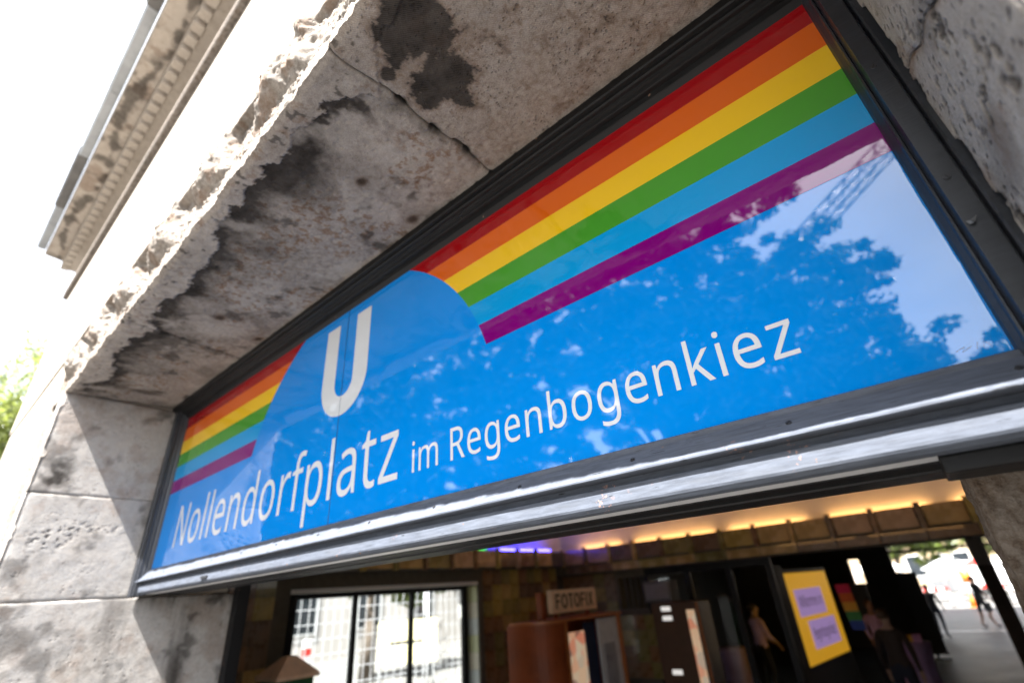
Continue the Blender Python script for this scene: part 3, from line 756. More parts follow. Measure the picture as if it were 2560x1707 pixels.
# --- jamb stones, opening's far side (lit by the grazing sun)
for (z0, z1, seed) in ((3.0845, 3.722, 1), (2.4985, 3.0815, 2), (0.9, 2.4955, 3), (-0.015, 0.897, 4)):
    y0, y1 = -0.712, (-0.03 if z0 > 2.4 else 0.575)
    ny, nz_ = int((y1 - y0) / 0.007), min(int((z1 - z0) / 0.007), 190)
    yy = np.linspace(y0, y1, ny)[None, :] + np.zeros((nz_, 1)); zz = np.linspace(z0, z1, nz_)[:, None] + np.zeros((1, ny))
    e = np.minimum(np.minimum(yy - y0, y1 - yy + 0.02), np.minimum(zz - z0, z1 - zz))
    xx = JL - 0.003 * np.exp(-e / 0.004) - 0.02 * np.exp(-(yy - y0) / 0.012) * (0.4 + fbm(zz, seed, 25, 3))
    hole = np.exp(-(((yy + .53) / .10) ** 2 + ((zz - 2.83) / .07) ** 2)) + 0.7 * np.exp(-(((yy + .32) / .16) ** 2 + ((zz - 2.89) / .03) ** 2))
    pits = sstep(.57, .66, fbm(yy * 1.0 + seed, zz * 1.5, 55, 4, .62)) * np.clip(hole * 1.3, 0, 1)
    xx = xx - 0.003 * pits - 0.003 * (fbm(yy, zz + seed, 12, 4) - .5)
    soot = 0.85 * pits + 0.75 * np.exp(-(((yy + .60) / .055) ** 2 + ((zz - 3.19) / .09) ** 2)) * sstep(.4, .6, fbm(yy, zz, 12, 4))
    soot = soot + 0.55 * sstep(.52, .68, fbm(yy + seed * 3, zz, 6, 5, .6)) + 0.7 * np.exp(-(3.73 - zz) / 0.05) * (zz > 3.3) * fbm(yy, zz, 18, 3)  # last term darkens the top stone towards its upper edge
    streak = sstep(.5, .75, fbm(yy * 1.0, zz * 0.12, 16, 4)) * (z0 < 2.4)
    soot = np.maximum(soot, 0.40 * streak) + 0.5 * np.exp(-((yy - .30) / .06) ** 2) * (z0 < 2.4) * sstep(2.5, 2.0, zz)
    soot = soot + (0.55 * np.exp(-(2.5 - zz) / .10) * sstep(-.02, .1, yy) if z0 < 2.4 else 0)  # shadow below the beam put into the stone colour
    grn = 0.55 * sstep(.50, .68, fbm(yy + 8, zz + seed, 5, 4)) * sstep(-.05, -.3, yy + 0 * zz)
    rst = 0.35 * sstep(.52, .72, fbm(yy + 3, zz + 5, 8, 4, .6))
    W = np.stack([np.clip(soot, 0, .95), grn, rst], -1)
    X = np.concatenate([xx[:1] - .05, xx, xx[-1:] - .05], 0); Y = np.concatenate([yy[:1], yy, yy[-1:]], 0); Z = np.concatenate([zz[:1], zz, zz[-1:]], 0)
    W = np.concatenate([W[:1], W, W[-1:]], 0)
    X = np.concatenate([X[:, :1] - .06, X], 1); Y = np.concatenate([Y[:, :1], Y], 1); Z = np.concatenate([Z[:, :1], Z], 1); W = np.concatenate([W[:, :1], W], 1)
    link('jamb_stone', grid_mesh('jamb_stone', X, Y, Z, M_JAMB, W), bld)

# --- jamb stones beside the sign's near end, slanting joint, broken arris against the frame
def rj(zlo, zhi, upper, seed):
    y0, y1 = -0.505, -0.052
    ny, nz_ = 74, 190
    yy = np.linspace(y0, y1, ny)[None, :] + np.zeros((nz_, 1)); s_ = np.linspace(0, 1, nz_)[:, None]
    cut = 3.05 + (yy + 0.42) * 0.50 + 0.008 * np.sin(yy * 40)
    lo_, hi_ = (cut + 0.003, zhi + 0 * yy) if upper else (zlo + 0 * yy, cut - 0.003)
    zz = lo_ + (hi_ - lo_) * s_
    e = np.minimum(zz - lo_, hi_ - zz)
    xx = JR + 0.004 * np.exp(-e / .006) + 0.004 * (fbm(yy, zz, 11, 4) - .5)
    xx = xx + 0.045 * np.exp(-(yy - y0) / 0.010)                                     # worn outer corner
    d = (y1 - yy)
    brk = 0.002 + 0.034 * sstep(.45, .7, fbm(zz * 1.0, seed, 12, 4, .6))               # chipped away next to the frame
    lost = sstep(brk + .004, brk - .004, d)
    xx = xx + 0.05 * lost
    pits = sstep(.60, .70, fbm(yy, zz + seed, 45, 3, .6)) * sstep(.42, .55, fbm(yy + 4, zz, 7, 3))
    xx = xx + 0.007 * pits
    W = np.stack([np.clip(.9 * pits + .75 * lost + .35 * sstep(.52, .7, fbm(yy, zz + 3, 8, 4)), 0, .95),
                  .35 * sstep(.5, .7, fbm(yy + 9, zz, 5, 4)), .45 * sstep(.55, .7, fbm(yy + 2, zz + 7, 9, 4)) + .6 * np.exp(-e / .012) * (not upper)], -1)
    W[..., 2] = np.clip(W[..., 2], 0, 1)
    X = np.concatenate([xx[:1] + .06, xx, xx[-1:] + .06], 0); Y = np.concatenate([yy[:1], yy, yy[-1:]], 0); Z = np.concatenate([zz[:1], zz, zz[-1:]], 0)
    W = np.concatenate([W[:1], W, W[-1:]], 0)
    link('jamb_stone', grid_mesh('jamb_stone', X, Y, Z, M_JAMBR, W, flip=True), bld)


rj(0, 3.80, True, 2.0)
rj(1.9, 0, False, 9.0)
box('jamb_stone', M_JAMBR, bld, JR, JR + 0.055, -0.50, -0.06, -0.015, 1.895, 0.006)

# --- rough broken stone standing under the near end of the transom
ny, nz_ = 90, 160
ax = np.linspace(0, 0.62, ny)[None, :] + np.zeros((nz_, 1)); zz = np.linspace(0.0, 2.56, nz_)[:, None] + np.zeros((1, ny))
rn = 0.022 * (fbm(ax * 1.0, zz, 16, 5, .65) - .5) + 0.012 * (fbm(ax, zz, 60, 3) - .5)
cx = np.where(ax < .30, 4.022, 4.022 + (ax - .30)); cyy = np.where(ax < .30, .33 + .30 - ax, .33)
X = cx - rn * (ax < .30) + 0; Y = cyy + rn * (ax >= .30)
Z = zz - 0.02 * sstep(.985, 1.0, zz / 2.56) * fbm(ax, 1, 30, 3)
link('rough_pier_stone', grid_mesh('rough_pier_stone', X, Y, Z, M_ROUGH, np.zeros((nz_, ny, 3)), flip=True), bld)
box('rough_pier_core', M_ROUGH, bld, 4.07, 4.9, 0.37, 0.55, -0.01, 2.62)

# --- string moulding, frieze, cornice with dentils
MB().prism([(-0.715, 5.84), (-0.760, 5.844), (-0.768, 5.862), (-0.768, 5.95), (-0.715, 5.962)], 'x', XL - 0.04, XR).build('string_moulding', M_MOULD, bld)
cor = link('cornice', MB().prism([(-0.70, 6.463), (-0.80, 6.463), (-0.80, 6.50), (-0.885, 6.505), (-0.885, 6.56), (-1.06, 6.575), (-1.07, 6.60), (-1.07, 6.70), (-0.70, 6.72)], 'x', XL - 0.46, XR).mesh('cornice', M_CORN), bld)
dm = MB().box(-0.045, 0.045, -0.880, -0.802, 6.436, 6.503, 0.004).mesh('dentil', M_CORN)
for i in range(58):
    link('dentil', dm, cor, (XL - 0.40 + i * 0.145, 0, 0))
# soot streaks on the cornice underside
nxc = 420
xs2 = np.linspace(XL - 0.45, 4.0, nxc)[None, :] + np.zeros((26, 1)); yc = np.linspace(-1.058, -0.888, 26)[:, None] + np.zeros((1, nxc))
st = sstep(.43, .68, fbm(xs2 * 1.0, yc, 7, 5, .6) + 0.26 * np.exp(-((yc + .955 - .05 * np.sin(xs2 * 3)) / .035) ** 2) - .08)
W = np.stack([st * .75, .2 * fbm(xs2, yc, 4, 3), .5 * sstep(.55, .7, fbm(xs2 + 3, yc, 6, 4))], -1)
link('cornice_underside', grid_mesh('cornice_underside', xs2, yc, 6.5545 + (-.885 - yc) / .175 * .0148, M_CORN, W), cor)
xx0 = XL - 0.5
for i in range(9):
    L = 1.05
    mt = M_GUTTER if i % 3 != 1 else M_LEAD
    off = 0.0 if i % 3 != 1 else 0.012
    link('gutter', MB().prism([(-1.075, 6.66), (-1.15 - off, 6.66), (-1.165 - off, 6.69), (-1.165 - off, 6.78), (-1.075, 6.78)], 'x', xx0 + i * L, xx0 + (i + 1) * L - 0.006).mesh('gutter', mt), cor)
box('parapet', M_FACADE, bld, XL, XR, -0.70, 0.55, 6.723, 7.1)
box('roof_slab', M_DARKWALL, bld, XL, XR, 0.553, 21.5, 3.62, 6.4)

# ================================================================== the sign
sign = empty('station_sign', (2.07, 0, 2.646), 'blue glossy station sign with rainbow stripes and white lettering in a black steel frame', 'sign')
SO = Vector((2.07, 0, 2.646))
A_BLUE = acrylic('sign_blue', (0.0, 0.245, 0.76))
A_WHITE = acrylic('sign_white', (0.70, 0.72, 0.75))
STR = [acrylic('sign_' + n, c) for n, c in (('red', (0.33, 0.0, 0.003)), ('orange', (0.70, 0.118, 0.005)), ('yellow', (0.85, 0.52, 0.012)),
                                             ('green', (0.058, 0.30, 0.024)), ('cyan', (0.0, 0.31, 0.70)), ('purple', (0.20, 0.0, 0.17)))]


def spart(name, me):
    return link(name, me, sign, tuple(-SO))


spart('panel', MB().box(-0.03, 4.17, 0.0, 0.06, 2.62, 3.69).mesh('panel', A_BLUE))
CXA, CZA, RA = 2.1, 2.844, 0.918
ZB = [3.70, 3.571, 3.477, 3.384, 3.293, 3.197, 3.110]
for k in range(6):
    zt, zb_ = ZB[k], ZB[k + 1]
    zs = np.linspace(zb_, zt, 14)
    hw = np.sqrt(np.maximum(RA ** 2 - (zs - CZA) ** 2, 0))
    for sgn in (-1, 1):
        xe = -0.02 if sgn < 0 else 4.16
        loop = [(xe, zb_)] + [(CXA + sgn * h, z) for h, z in zip(hw, zs)] + [(xe, zt)]
        vs_ = [(p[0], -0.0008, p[1]) for p in loop]
        if sgn < 0:
            vs_ = vs_[::-1]
        # quads between the outer edge and the arc
        V = []; F = []
        for h, z in zip(hw, zs):
            V += [(xe, -0.0008, z), (CXA + sgn * h, -0.0008, z)]
        for i in range(len(zs) - 1):
            q = (2 * i, 2 * i + 1, 2 * i + 3, 2 * i + 2)
            F.append(q if sgn < 0 else q[::-1])
        spart('stripe', mesh_of('stripe', V, F, STR[k]))

# the big U
uo, ui = 0.185, 0.073
cxu, cz_o, cz_i = 2.084, 3.285, 3.270
U = [(cxu - uo, 3.592)]
for i in range(25):
    a = math.pi + math.pi * i / 24
    U.append((cxu + uo * math.cos(a), cz_o + 0.182 * math.sin(a)))
U += [(cxu + uo, 3.592), (cxu + ui, 3.592)]
for i in range(17):
    a = 2 * math.pi - math.pi * i / 16
    U.append((cxu + ui * math.cos(a), cz_i + 0.074 * math.sin(a)))
U += [(cxu - ui, 3.592)]
lo = link('letter', outline_mesh('letter_U', [U], A_WHITE), sign, tuple(Vector((0, -0.0012, 0)) - SO))
lo['label'] = 'large white letter U inside the blue arch'
ORG = Matrix.Translation(-SO)
letters('Nollendorfplatz', A_WHITE, sign, 0.294, 2.516, 2.745, -0.0012, 0.246, 0.018, org=ORG)
letters('im', A_WHITE, sign, 2.598, 2.735, 2.750, -0.0012, 0.1085, 0.01, org=ORG)
letters('Regenbogenkiez', A_WHITE, sign, 2.797, 3.853, 2.750, -0.0012, 0.1085, 0.022, org=ORG)
spart('seam', MB().box(2.0755, 2.0775, -0.0017, 0.0, 2.63, 3.68).mesh('seam', plain('seam_grime', (0.02, 0.06, 0.14), 0.5)))
# scratched tag in the lower corner
sc_m = plain('scratch_white', (0.45, 0.50, 0.60), 0.6)
for pts in (((4.072, 2.668), (4.086, 2.673), (4.080, 2.665), (4.094, 2.671)), ((4.099, 2.664), (4.104, 2.676)), ((4.108, 2.664), (4.112, 2.675), (4.117, 2.665))):
    spart('scratch', MB().tube([(p[0], -0.0006, p[1]) for p in pts], 0.0004, 4).mesh('scratch', sc_m))


def swept(name, prof, axis, a, b, mat, nseg=160, wob=0.0012):
    """moulding with a slightly uneven painted surface; prof open polyline"""
    P = np.array(prof); t = np.linspace(a, b, nseg)
    n = len(P)
    w1 = (fbm(t[:, None], np.arange(n)[None, :] * 1.7, 3.0, 4) - .5) * 2 * wob + (fbm(t[:, None], np.arange(n)[None, :] * 2.3 + 5, 22.0, 3) - .5) * wob
    if axis == 'x':
        X = t[:, None] + np.zeros((1, n)); Y = P[:, 0][None, :] + w1; Z = P[:, 1][None, :] + w1 * .6
    else:
        Z = t[:, None] + np.zeros((1, n)); X = P[:, 0][None, :] + w1 * .6; Y = P[:, 1][None, :] + w1
    return grid_mesh(name, X, Y, Z, mat, None, smooth=False)


# top member, seen from below: flat band under the stone, ridges, charcoal rebate at the panel
spart('frame_top', swept('frame_top', [(-0.050, 3.80), (-0.088, 3.795), (-0.088, 3.722), (-0.084, 3.717), (-0.072, 3.716), (-0.072, 3.706), (-0.066, 3.703), (-0.055, 3.702),
                                       (-0.052, 3.694), (-0.044, 3.692), (-0.041, 3.682), (-0.036, 3.680), (-0.022, 3.679), (-0.019, 3.662), (-0.015, 3.660), (0.004, 3.646)],
                         'x', -0.12, 4.26, M_BLACK2, 120, 0.0006))
# side members
pr = [(4.1385, 0.004), (4.143, -0.010), (4.150, -0.022), (4.1515, -0.034), (4.1545, -0.037), (4.157, -0.034), (4.159, -0.040), (4.161, -0.058), (4.194, -0.060), (4.1955, -0.056), (4.1955, -0.044), (4.200, -0.044), (4.201, -0.064), (4.204, -0.068), (4.262, -0.070), (4.264, 0.0)]
fr = spart('frame_side', swept('frame_side', pr, 'z', 2.50, 3.80, M_BLACK, 110, 0.0006))
pl = [(4.139 - p[0] if i < 12 else (4.139 - p[0]), p[1]) for i, p in enumerate(pr)]
pl = [(x * 0.80, y) for x, y in pl]
fl = spart('frame_side', swept('frame_side', pl, 'z', 2.50, 3.80, M_BLACK, 110, 0.0006))
# sill member: sloping ledge, nose, vertical face, underside with slot
sill = spart('frame_sill', swept('frame_sill', [(0.004, 2.650), (-0.004, 2.6455), (-0.0105, 2.643), (-0.012, 2.632), (-0.015, 2.630), (-0.049, 2.590), (-0.056, 2.5865), (-0.0600, 2.582), (-0.0600, 2.578),
                                               (-0.057, 2.5755), (-0.020, 2.5750), (-0.020, 2.5570), (-0.0390, 2.5565), (-0.0400, 2.554), (-0.0400, 2.521), (-0.038, 2.516), (-0.030, 2.508), (-0.004, 2.506), (-0.002, 2.516)], 'x', -0.10, 4.30, M_SILL, 420, 0.0005))
spart('cover_strip', MB().box(-0.06, 3.985, -0.001, 0.071, 2.5085, 2.5135).mesh('cover_strip', M_STRIP))
spart('transom_beam', MB().prism([(0.07, 2.519), (0.073, 2.506), (0.16, 2.505), (0.162, 2.501), (0.272, 2.500), (0.285, 2.512), (0.285, 3.72), (0.064, 3.72), (0.064, 2.60)], 'x', -0.108, 4.33).mesh('transom_beam', M_BLACK2))
spart('end_block', MB().box(3.985, 4.33, 0.0, 0.13, 2.478, 2.5065, 0.004).mesh('end_block', M_BLACK2))
spart('bolt_plate', MB().box(0.98, 1.06, -0.0465, -0.040, 2.528, 2.540, 0.002).mesh('bolt_plate', M_BLACK))
# slotted screws
sm_ = MB()
bmesh.ops.create_cone(sm_.bm, cap_ends=True, segments=20, radius1=0.0062, radius2=0.0054, depth=0.003)
screw_me = sm_.mesh('screw', M_SCREW)
slot_me = MB().box(-0.0050, 0.0050, -0.0008, 0.0008, 0.0005, 0.0018).mesh('screw_slot', plain('slot_dark', (0.01, 0.01, 0.01), 0.8))
nrm = Vector((0, -0.042, 0.034)).normalized()
for i, x in enumerate((0.36, 0.70, 1.05, 1.39, 1.73, 2.07, 2.41, 2.755, 3.106, 3.452, 3.792, 4.128)):
    q = nrm.to_track_quat('Z', 'Y')
    s_ = link('screw', screw_me, sill); s_.rotation_mode = 'QUATERNION'; s_.rotation_quaternion = q
    s_.location = Vector((x, -0.0325, 2.6082)) + nrm * 0.001
    s2 = link('screw_slot', slot_me, sill); s2.rotation_mode = 'QUATERNION'
    s2.rotation_quaternion = q @ Matrix.Rotation(0.4 + i * 1.3, 3, 'Z').to_quaternion(); s2.location = Vector((x, -0.0325, 2.6082)) + nrm * 0.0012
for z in (2.70, 2.964, 3.286, 3.56):
    q = Vector((0, -1, 0)).to_track_quat('Z', 'Y')
    s_ = link('screw', screw_me, fr); s_.rotation_mode = 'QUATERNION'; s_.rotation_quaternion = q; s_.location = (4.176, -0.0595, z)
    s2 = link('screw_slot', slot_me, fr); s2.rotation_mode = 'QUATERNION'; s2.rotation_quaternion = q @ Matrix.Rotation(z * 7, 3, 'Z').to_quaternion(); s2.location = (4.176, -0.0597, z)
# a flake of paint peeling off the side member
spart('paint_flake', mesh_of('paint_flake', [(4.163, -.0615, 2.866), (4.168, -.064, 2.864), (4.180, -.063, 2.870), (4.175, -.062, 2.860), (4.171, -.066, 2.856), (4.166, -.0615, 2.858)], [(0, 1, 5), (1, 3, 2), (1, 4, 3), (1, 5, 4)], plain('flake', (.12, .125, .135), .4)))

# black door post below the sign's far end
box('door_post', M_BLACK2, bld, JL, JL + 0.075, 0.575, 0.66, 0.0, 2.62, 0.004)

# ================================================================== hall interior
HX, HY, LZ = -2.75, 8.4, 3.08
box('hall_ceiling', M_PLASTER, bld, XL, XR, 0.553, HY + 0.3, 3.52, 3.617)
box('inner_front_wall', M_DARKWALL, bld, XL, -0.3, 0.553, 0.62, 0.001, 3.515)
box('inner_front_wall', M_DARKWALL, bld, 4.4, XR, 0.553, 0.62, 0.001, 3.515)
box('cove_wall', M_PLASTER, bld, HX, XR, HY + .01, HY + .3, 3.075, 3.515)
box('cove_wall', M_PLASTER, bld, HX - .006, HX + .02, .65, HY, 3.075, 3.515)
sw = empty('side_wall', (0, 0, 0), parent=bld)
WY0, WY1, WZ0, WZ1 = 2.60, 5.66, 0.85, 2.48
swc = MB()
swc.box(XL + 0.02, HX - 0.008, 0.63, 2.36, 0.0, 3.51)
swc.box(XL + 0.02, HX - 0.008, 5.80, HY, 0.0, 3.51)
swc.box(XL + 0.02, HX - 0.008, 2.36, 5.80, 2.60, 3.51)
swc.box(XL + 0.02, HX - 0.008, 2.36, 5.80, 0.0, 0.75)
swc.build('wall_core', M_GROUT, sw)
# wall tiles, one object each
tmesh = []
for mt in TILE:
    tmesh.append(MB().box(0, 0.012, 0.002, 0.248, 0.002, 0.248, 0.003).mesh('tile', mt))
r2 = random.Random(3)
for j in range(0, 11):
    for i in range(0, 31):
        y = 0.66 + i * 0.25; z = 0.03 + j * 0.25
        if y + 0.25 > HY or (2.30 < y + .24 and y < 5.80 and z < 2.58 and z + .25 > 0.75) or z < 0.5:
            continue
        link('tile', tmesh[r2.choice((0, 1, 2, 3, 0, 5, 1, 4, 3, 5))], sw, (HX - 0.008, y, z))
ptm = [MB().box(0.0, 0.25, -0.010, 0.0, 0.002, 0.248, 0.003).mesh('pale_tile', mt) for mt in TILE_PALE]
for j in range(7):
    link('pale_tile', ptm[r2.choice((0, 0, 1, 2))], sw, (HX - 0.29, 5.80, 0.78 + j * 0.25))
box('reveal_plaster', M_PLASTER, sw, XL + 0.02, HX, 2.36, 5.79, 2.55, 2.597)
# window in the side wall
M_GRILLE = plain('grille_steel', (.42, .43, .45), .4, .3)
win = empty('hall_window', (0, 0, 0), parent=bld)
wf = MB()
X0 = XL + 0.03
for (a, b, c, d) in ((WY0 - .07, WY0, WZ0, WZ1 + .07), (WY1, WY1 + .08, WZ0, WZ1 + .07)):
    wf.box(X0, X0 + .06, a, b, c, d)
wf.box(X0, X0 + .05, 2.361, WY0 - .07, WZ0 - .1, 2.549); wf.box(X0, X0 + .05, WY1 + .08, 5.789, WZ0 - .1, 2.549); wf.box(X0, X0 + .05, WY0 - .07, WY1 + .08, WZ0 - .1, WZ0 - .06)
wf.box(X0, X0 + .06, WY0, WY1, WZ1, WZ1 + .07); wf.box(X0, X0 + .06, WY0, WY1, WZ0 - .06, WZ0)
wf.build('window_frame', M_BLACK2, win)
for y in (3.50, 4.54):
    box('mullion', M_BLACK2, win, X0 + 0.002, X0 + .062, y - .035, y + .035, WZ0 + .001, WZ1 - .001)
gl = NT('window_glass')
gl.t.nodes.remove(gl.b)
tr_ = gl.n('ShaderNodeBsdfTransparent', Color=(0.93, 0.95, 0.94, 1)); gs = gl.n('ShaderNodeBsdfGlossy', Roughness=0.02)
mg = gl.n('ShaderNodeMixShader', Fac=0.06); gl.l(tr_.outputs[0], mg.inputs[1]); gl.l(gs.outputs[0], mg.inputs[2]); gl.l(mg.outputs[0], gl.out.inputs['Surface'])
M_GLASS = gl.m
for a, b in ((WY0, 3.465), (3.535, 4.505), (4.575, WY1)):
    box('pane', M_GLASS, win, X0 + .02, X0 + .026, a, b, WZ0, WZ1)

# tiled ledge with ribs under the ceiling, cove lights behind it
def ledge(name, n, base, along, s0, rib0):
    """along 'x': back wall, 'y': side wall"""
    e = empty(name, (0, 0, 0), parent=bld)
    r3 = random.Random(n)
    core = MB()
    if along == 'x':
        core.box(HX, XR, HY - 0.30, HY - .24, 2.79, LZ - 0.01); core.box(HX, XR, HY - 0.24, HY + 0.1, 2.79, LZ - 0.07); core.box(HX, XR, HY - 0.22, HY + 0.1, 2.62, 2.788)
    else:
        core.box(HX - 0.3, HX + 0.30, 0.7, HY - 0.31, 2.79, LZ - 0.01); core.box(HX - 0.3, HX + 0.012, 0.7, HY - 0.31, 2.785, 2.79)
    core.build('ledge_core', M_GROUT, e)
    sp = 0.561
    ribm = []; tim = []; lom = []
    for mt in TILE:
        ribm.append(MB().prism([(-.045, 0), (-.03, -.055), (.03, -.055), (.045, 0)], 'z', 2.775, LZ + .035).mesh('rib', mt))
        tim.append(MB().box(0.004, 0.462, -0.014, 0.0, 2.802, LZ - .004, .005).mesh('ledge_tile', mt))
        lom.append(MB().box(0.004, 0.556, -0.012, 0.0, 2.635, 2.775, .005).mesh('ledge_tile', mt))
    for i in range(n):
        t0 = rib0 + i * sp
        if along == 'x':
            link('rib', r3.choice(ribm), e, (t0, HY - 0.30, 0)); link('ledge_tile', r3.choice(tim), e, (t0 + .05, HY - .30, 0))
            link('ledge_tile', r3.choice(lom), e, (t0, HY - .22, 0))
        else:
            rz = (0, 0, math.pi / 2)
            link('rib', r3.choice(ribm), e, (HX + .30, t0, 0), rz); link('ledge_tile', r3.choice(tim), e, (HX + .30, t0 + .05, 0), rz)
    return e


ledge('tiled_ledge', 14, 0, 'x', 0, 0.016 - 5 * 0.561 + 0.3)
ledge('tiled_ledge', 12, 0, 'y', 0, 0.95)
# cove lights
E_WARM = emit('led_warm', (1.0, 0.50, 0.16), 2.3); E_BLUE = emit('led_blue', (0.06, 0.05, 1.0), 3.0); E_GREEN = emit('led_green', (0.05, 0.9, 0.1), 0.25)
runs = ((-2.2, -1.215), (-0.902, 0.686), (0.959, 2.207), (2.542, 3.83), (4.126, 5.6))
for i, (a, b) in enumerate(runs):
    o = MB().tube([(a, HY - .06, LZ - .008), (b, HY - .06, LZ - .008)], 0.022, 10).build('cove_light', E_WARM)
    tag(o, ('warm light tube on the ledge next to the blue one in the corner', 'warm light tube on the ledge above the photo booth', 'warm light tube on the ledge above the glazed screen',
            'warm light tube on the ledge above the yellow board', 'warm light tube at the near end of the ledge by the rough stone')[i], 'light', 'warm cove light tubes')
tag(MB().tube([(HX + .20, 6.1, LZ + .022), (HX + .20, 7.75, LZ + .022)], 0.022, 10).build('cove_light', E_BLUE), 'blue light tube on the side wall ledge', 'light')
tag(MB().tube([(HX + .20, 5.45, LZ + .02), (HX + .20, 5.82, LZ + .02)], 0.014, 8).build('cove_light', E_GREEN), 'short green light tube on the side wall ledge', 'light')

# unseen ledge and tubes added over the entrance to brighten the hall
box('added_entrance_ledge', M_GROUT, bld, -0.25, 4.35, 0.56, 0.90, 2.96, 3.05)
for i, (a, b) in enumerate(((-.1, 1.9), (2.2, 4.2))):
    tag(MB().tube([(a, .74, LZ - .0), (b, .74, LZ - .0)], 0.022, 10).build('cove_light', E_WARM), ('unseen warm light tube added above the entrance, far half', 'unseen warm light tube added above the entrance, near half')[i], 'light', 'warm cove light tubes')

# back wall, glazed screen, passage behind it
bw = empty('back_wall', (0, 0, 0), parent=bld)
wc = MB()
wc.box(HX, -2.6, HY, HY + .2, 0, 2.62); wc.box(-2.6, -0.85, HY, HY + .2, 0, 1.95)
wc.box(-2.6, -1.42, HY, HY + .2, 1.95, 2.62); wc.box(-1.42, -.85, HY, HY + .2, 2.5, 2.62)
wc.build('wall_core', M_GROUT, bw)
tm2 = [MB().box(0.002, 0.248, -0.012, 0, 0.002, 0.248, 0.003).mesh('tile', mt) for mt in TILE]
for j in range(10):
    for i in range(8):
        x = -2.74 + i * .25; z = .1 + j * .25
        if x > -1.66 and z > 1.72:
            continue
        if z < 0.8: continue
        link('tile', tm2[r2.choice((0, 1, 3, 5, 5, 1))], bw, (x, HY, z))
for x in (-1.30, -1.18, -1.06, -.94):
    box('grille_bar', M_BLACK2, bw, x - .012, x + .012, HY + .05, HY + .08, 1.95, 2.5)
scr = empty('glazed_screen', (0.2, HY + .1, 0), 'dark framed glass screen between the photo booth and the yellow board', 'screen')
sf = MB()
for x in (-.84, .0, .75, 1.42):
    sf.box(x - .045 - .2, x + .045 - .2, -.06, .02, 0.0, 2.615)
sf.box(-1.0, 1.2, -.05, .01, 2.50, 2.61); sf.box(-1.0, 1.2, -.05, .01, 0.0, .12)
sf.build('screen_frame', M_BLACK2, scr)
for a, b in ((-.98, -.26), (-.14, .49), (.61, 1.16)):
    box('pane', M_GLASS, scr, a, b, -.03, -.024, .12, 2.50)
pas = empty('passage', (0, 0, 0), parent=bld)
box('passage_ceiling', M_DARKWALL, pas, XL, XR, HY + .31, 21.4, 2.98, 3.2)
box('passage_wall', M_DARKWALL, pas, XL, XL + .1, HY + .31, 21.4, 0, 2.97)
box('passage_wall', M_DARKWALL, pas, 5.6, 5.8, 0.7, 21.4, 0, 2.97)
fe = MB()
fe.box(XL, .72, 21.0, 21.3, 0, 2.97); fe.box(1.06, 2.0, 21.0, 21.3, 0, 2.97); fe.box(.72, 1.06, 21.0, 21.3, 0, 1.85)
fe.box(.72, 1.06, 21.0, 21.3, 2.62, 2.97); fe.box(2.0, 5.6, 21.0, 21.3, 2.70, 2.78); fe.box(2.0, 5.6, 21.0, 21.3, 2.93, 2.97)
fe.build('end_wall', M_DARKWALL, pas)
colm = empty('passage_column', (4.25, 16.5, 0), 'dark square column with pale upper part in the passage', 'column')
box('shaft', M_DARKWALL, colm, -.16, .16, -.16, .16, 0, 2.20, .01)
box('capital', plain('column_grey', (.33, .32, .31), .7), colm, -.165, .165, -.165, .165, 2.2, 2.975, .01)

# ================================================================== photo booth
M_WOOD = plain('booth_brown_laminate', (0.24, 0.058, 0.018), 0.4, 0, 0.2, 3, spec=0.15)
M_ORANGE = plain('booth_orange_trim', (0.42, 0.13, 0.03), 0.4, 0, 0.1)
M_DKBLUE = plain('dark_blue_curtain', (0.012, 0.016, 0.04), 0.9)
M_CREAM = plain('sign_cream', (0.80, 0.58, 0.38), 0.5)
M_INK = plain('black_ink', (0.012, 0.011, 0.010), 0.6)
M_GREYP = plain('pale_grey_panel', (0.60, 0.62, 0.66), 0.5)
booth = empty('photo_booth', (-1.7, 6.5, 0), 'brown photo booth with curved end panel and black lettered sign on top', 'photo booth')
BO = Vector((-1.7, 6.5, 0))
def bp(name, mb, mats, parent=None):
    return link(name, mb.mesh(name, mats), parent or booth, tuple(-BO) if parent is None else None)
arc = [(-1.64, 5.30), (-1.62, 5.27)]
for i in range(1, 13):
    a = math.pi * .5 * i / 12
    arc.append((-1.62 + .70 * math.sin(a), 5.27 + .44 * (1 - math.cos(a))))
inner = [(x - (.03 if k > 1 else 0), y + .035) for k, (x, y) in enumerate(arc)][::-1]
bp('end_panel', MB().prism(arc + inner, 'z', 0.02, 1.93), M_WOOD)
bp('top_trim', MB().prism([(x + .012, y - .012) for x, y in arc] + [(-.908, 7.44), (-1.66, 7.44)], 'z', 1.931, 1.965), M_ORANGE)
bp('back_panel', MB().box(-1.70, -1.645, 5.31, 7.42, .02, 1.93), M_WOOD)
bp('far_panel', MB().box(-1.644, -.93, 7.38, 7.42, .02, 1.93), M_WOOD)
bp('door_post', MB().box(-.965, -.92, 5.745, 5.80, .02, 1.929), M_ORANGE)
bp('door_post', MB().box(-.965, -.92, 7.33, 7.379, .02, 1.929), M_ORANGE)
E_PINK = NT('lit_sample_strip')
cc = E_PINK.coord()
vv = E_PINK.n('ShaderNodeTexVoronoi', Scale=7.0); E_PINK.l(cc, vv.inputs['Vector'])
pc = E_PINK.ramp(vv.outputs['Color'], [(.2, (.9, .30, .18)), (.45, (.95, .62, .38)), (.7, (.9, .75, .55)), (.9, (.35, .15, .12))])
E_PINK.set(Base_Color=pc, Emission_Color=pc, Emission_Strength=0.06, Roughness=.5)
bp('sample_display', MB().box(-.975, -.95, 5.84, 6.28, .25, 1.78, .004), E_PINK.m)
cur = MB()
N = 40
pts = [(-.99 + .018 * math.sin(i * 1.1), 6.32 + .34 * i / N) for i in range(N + 1)]
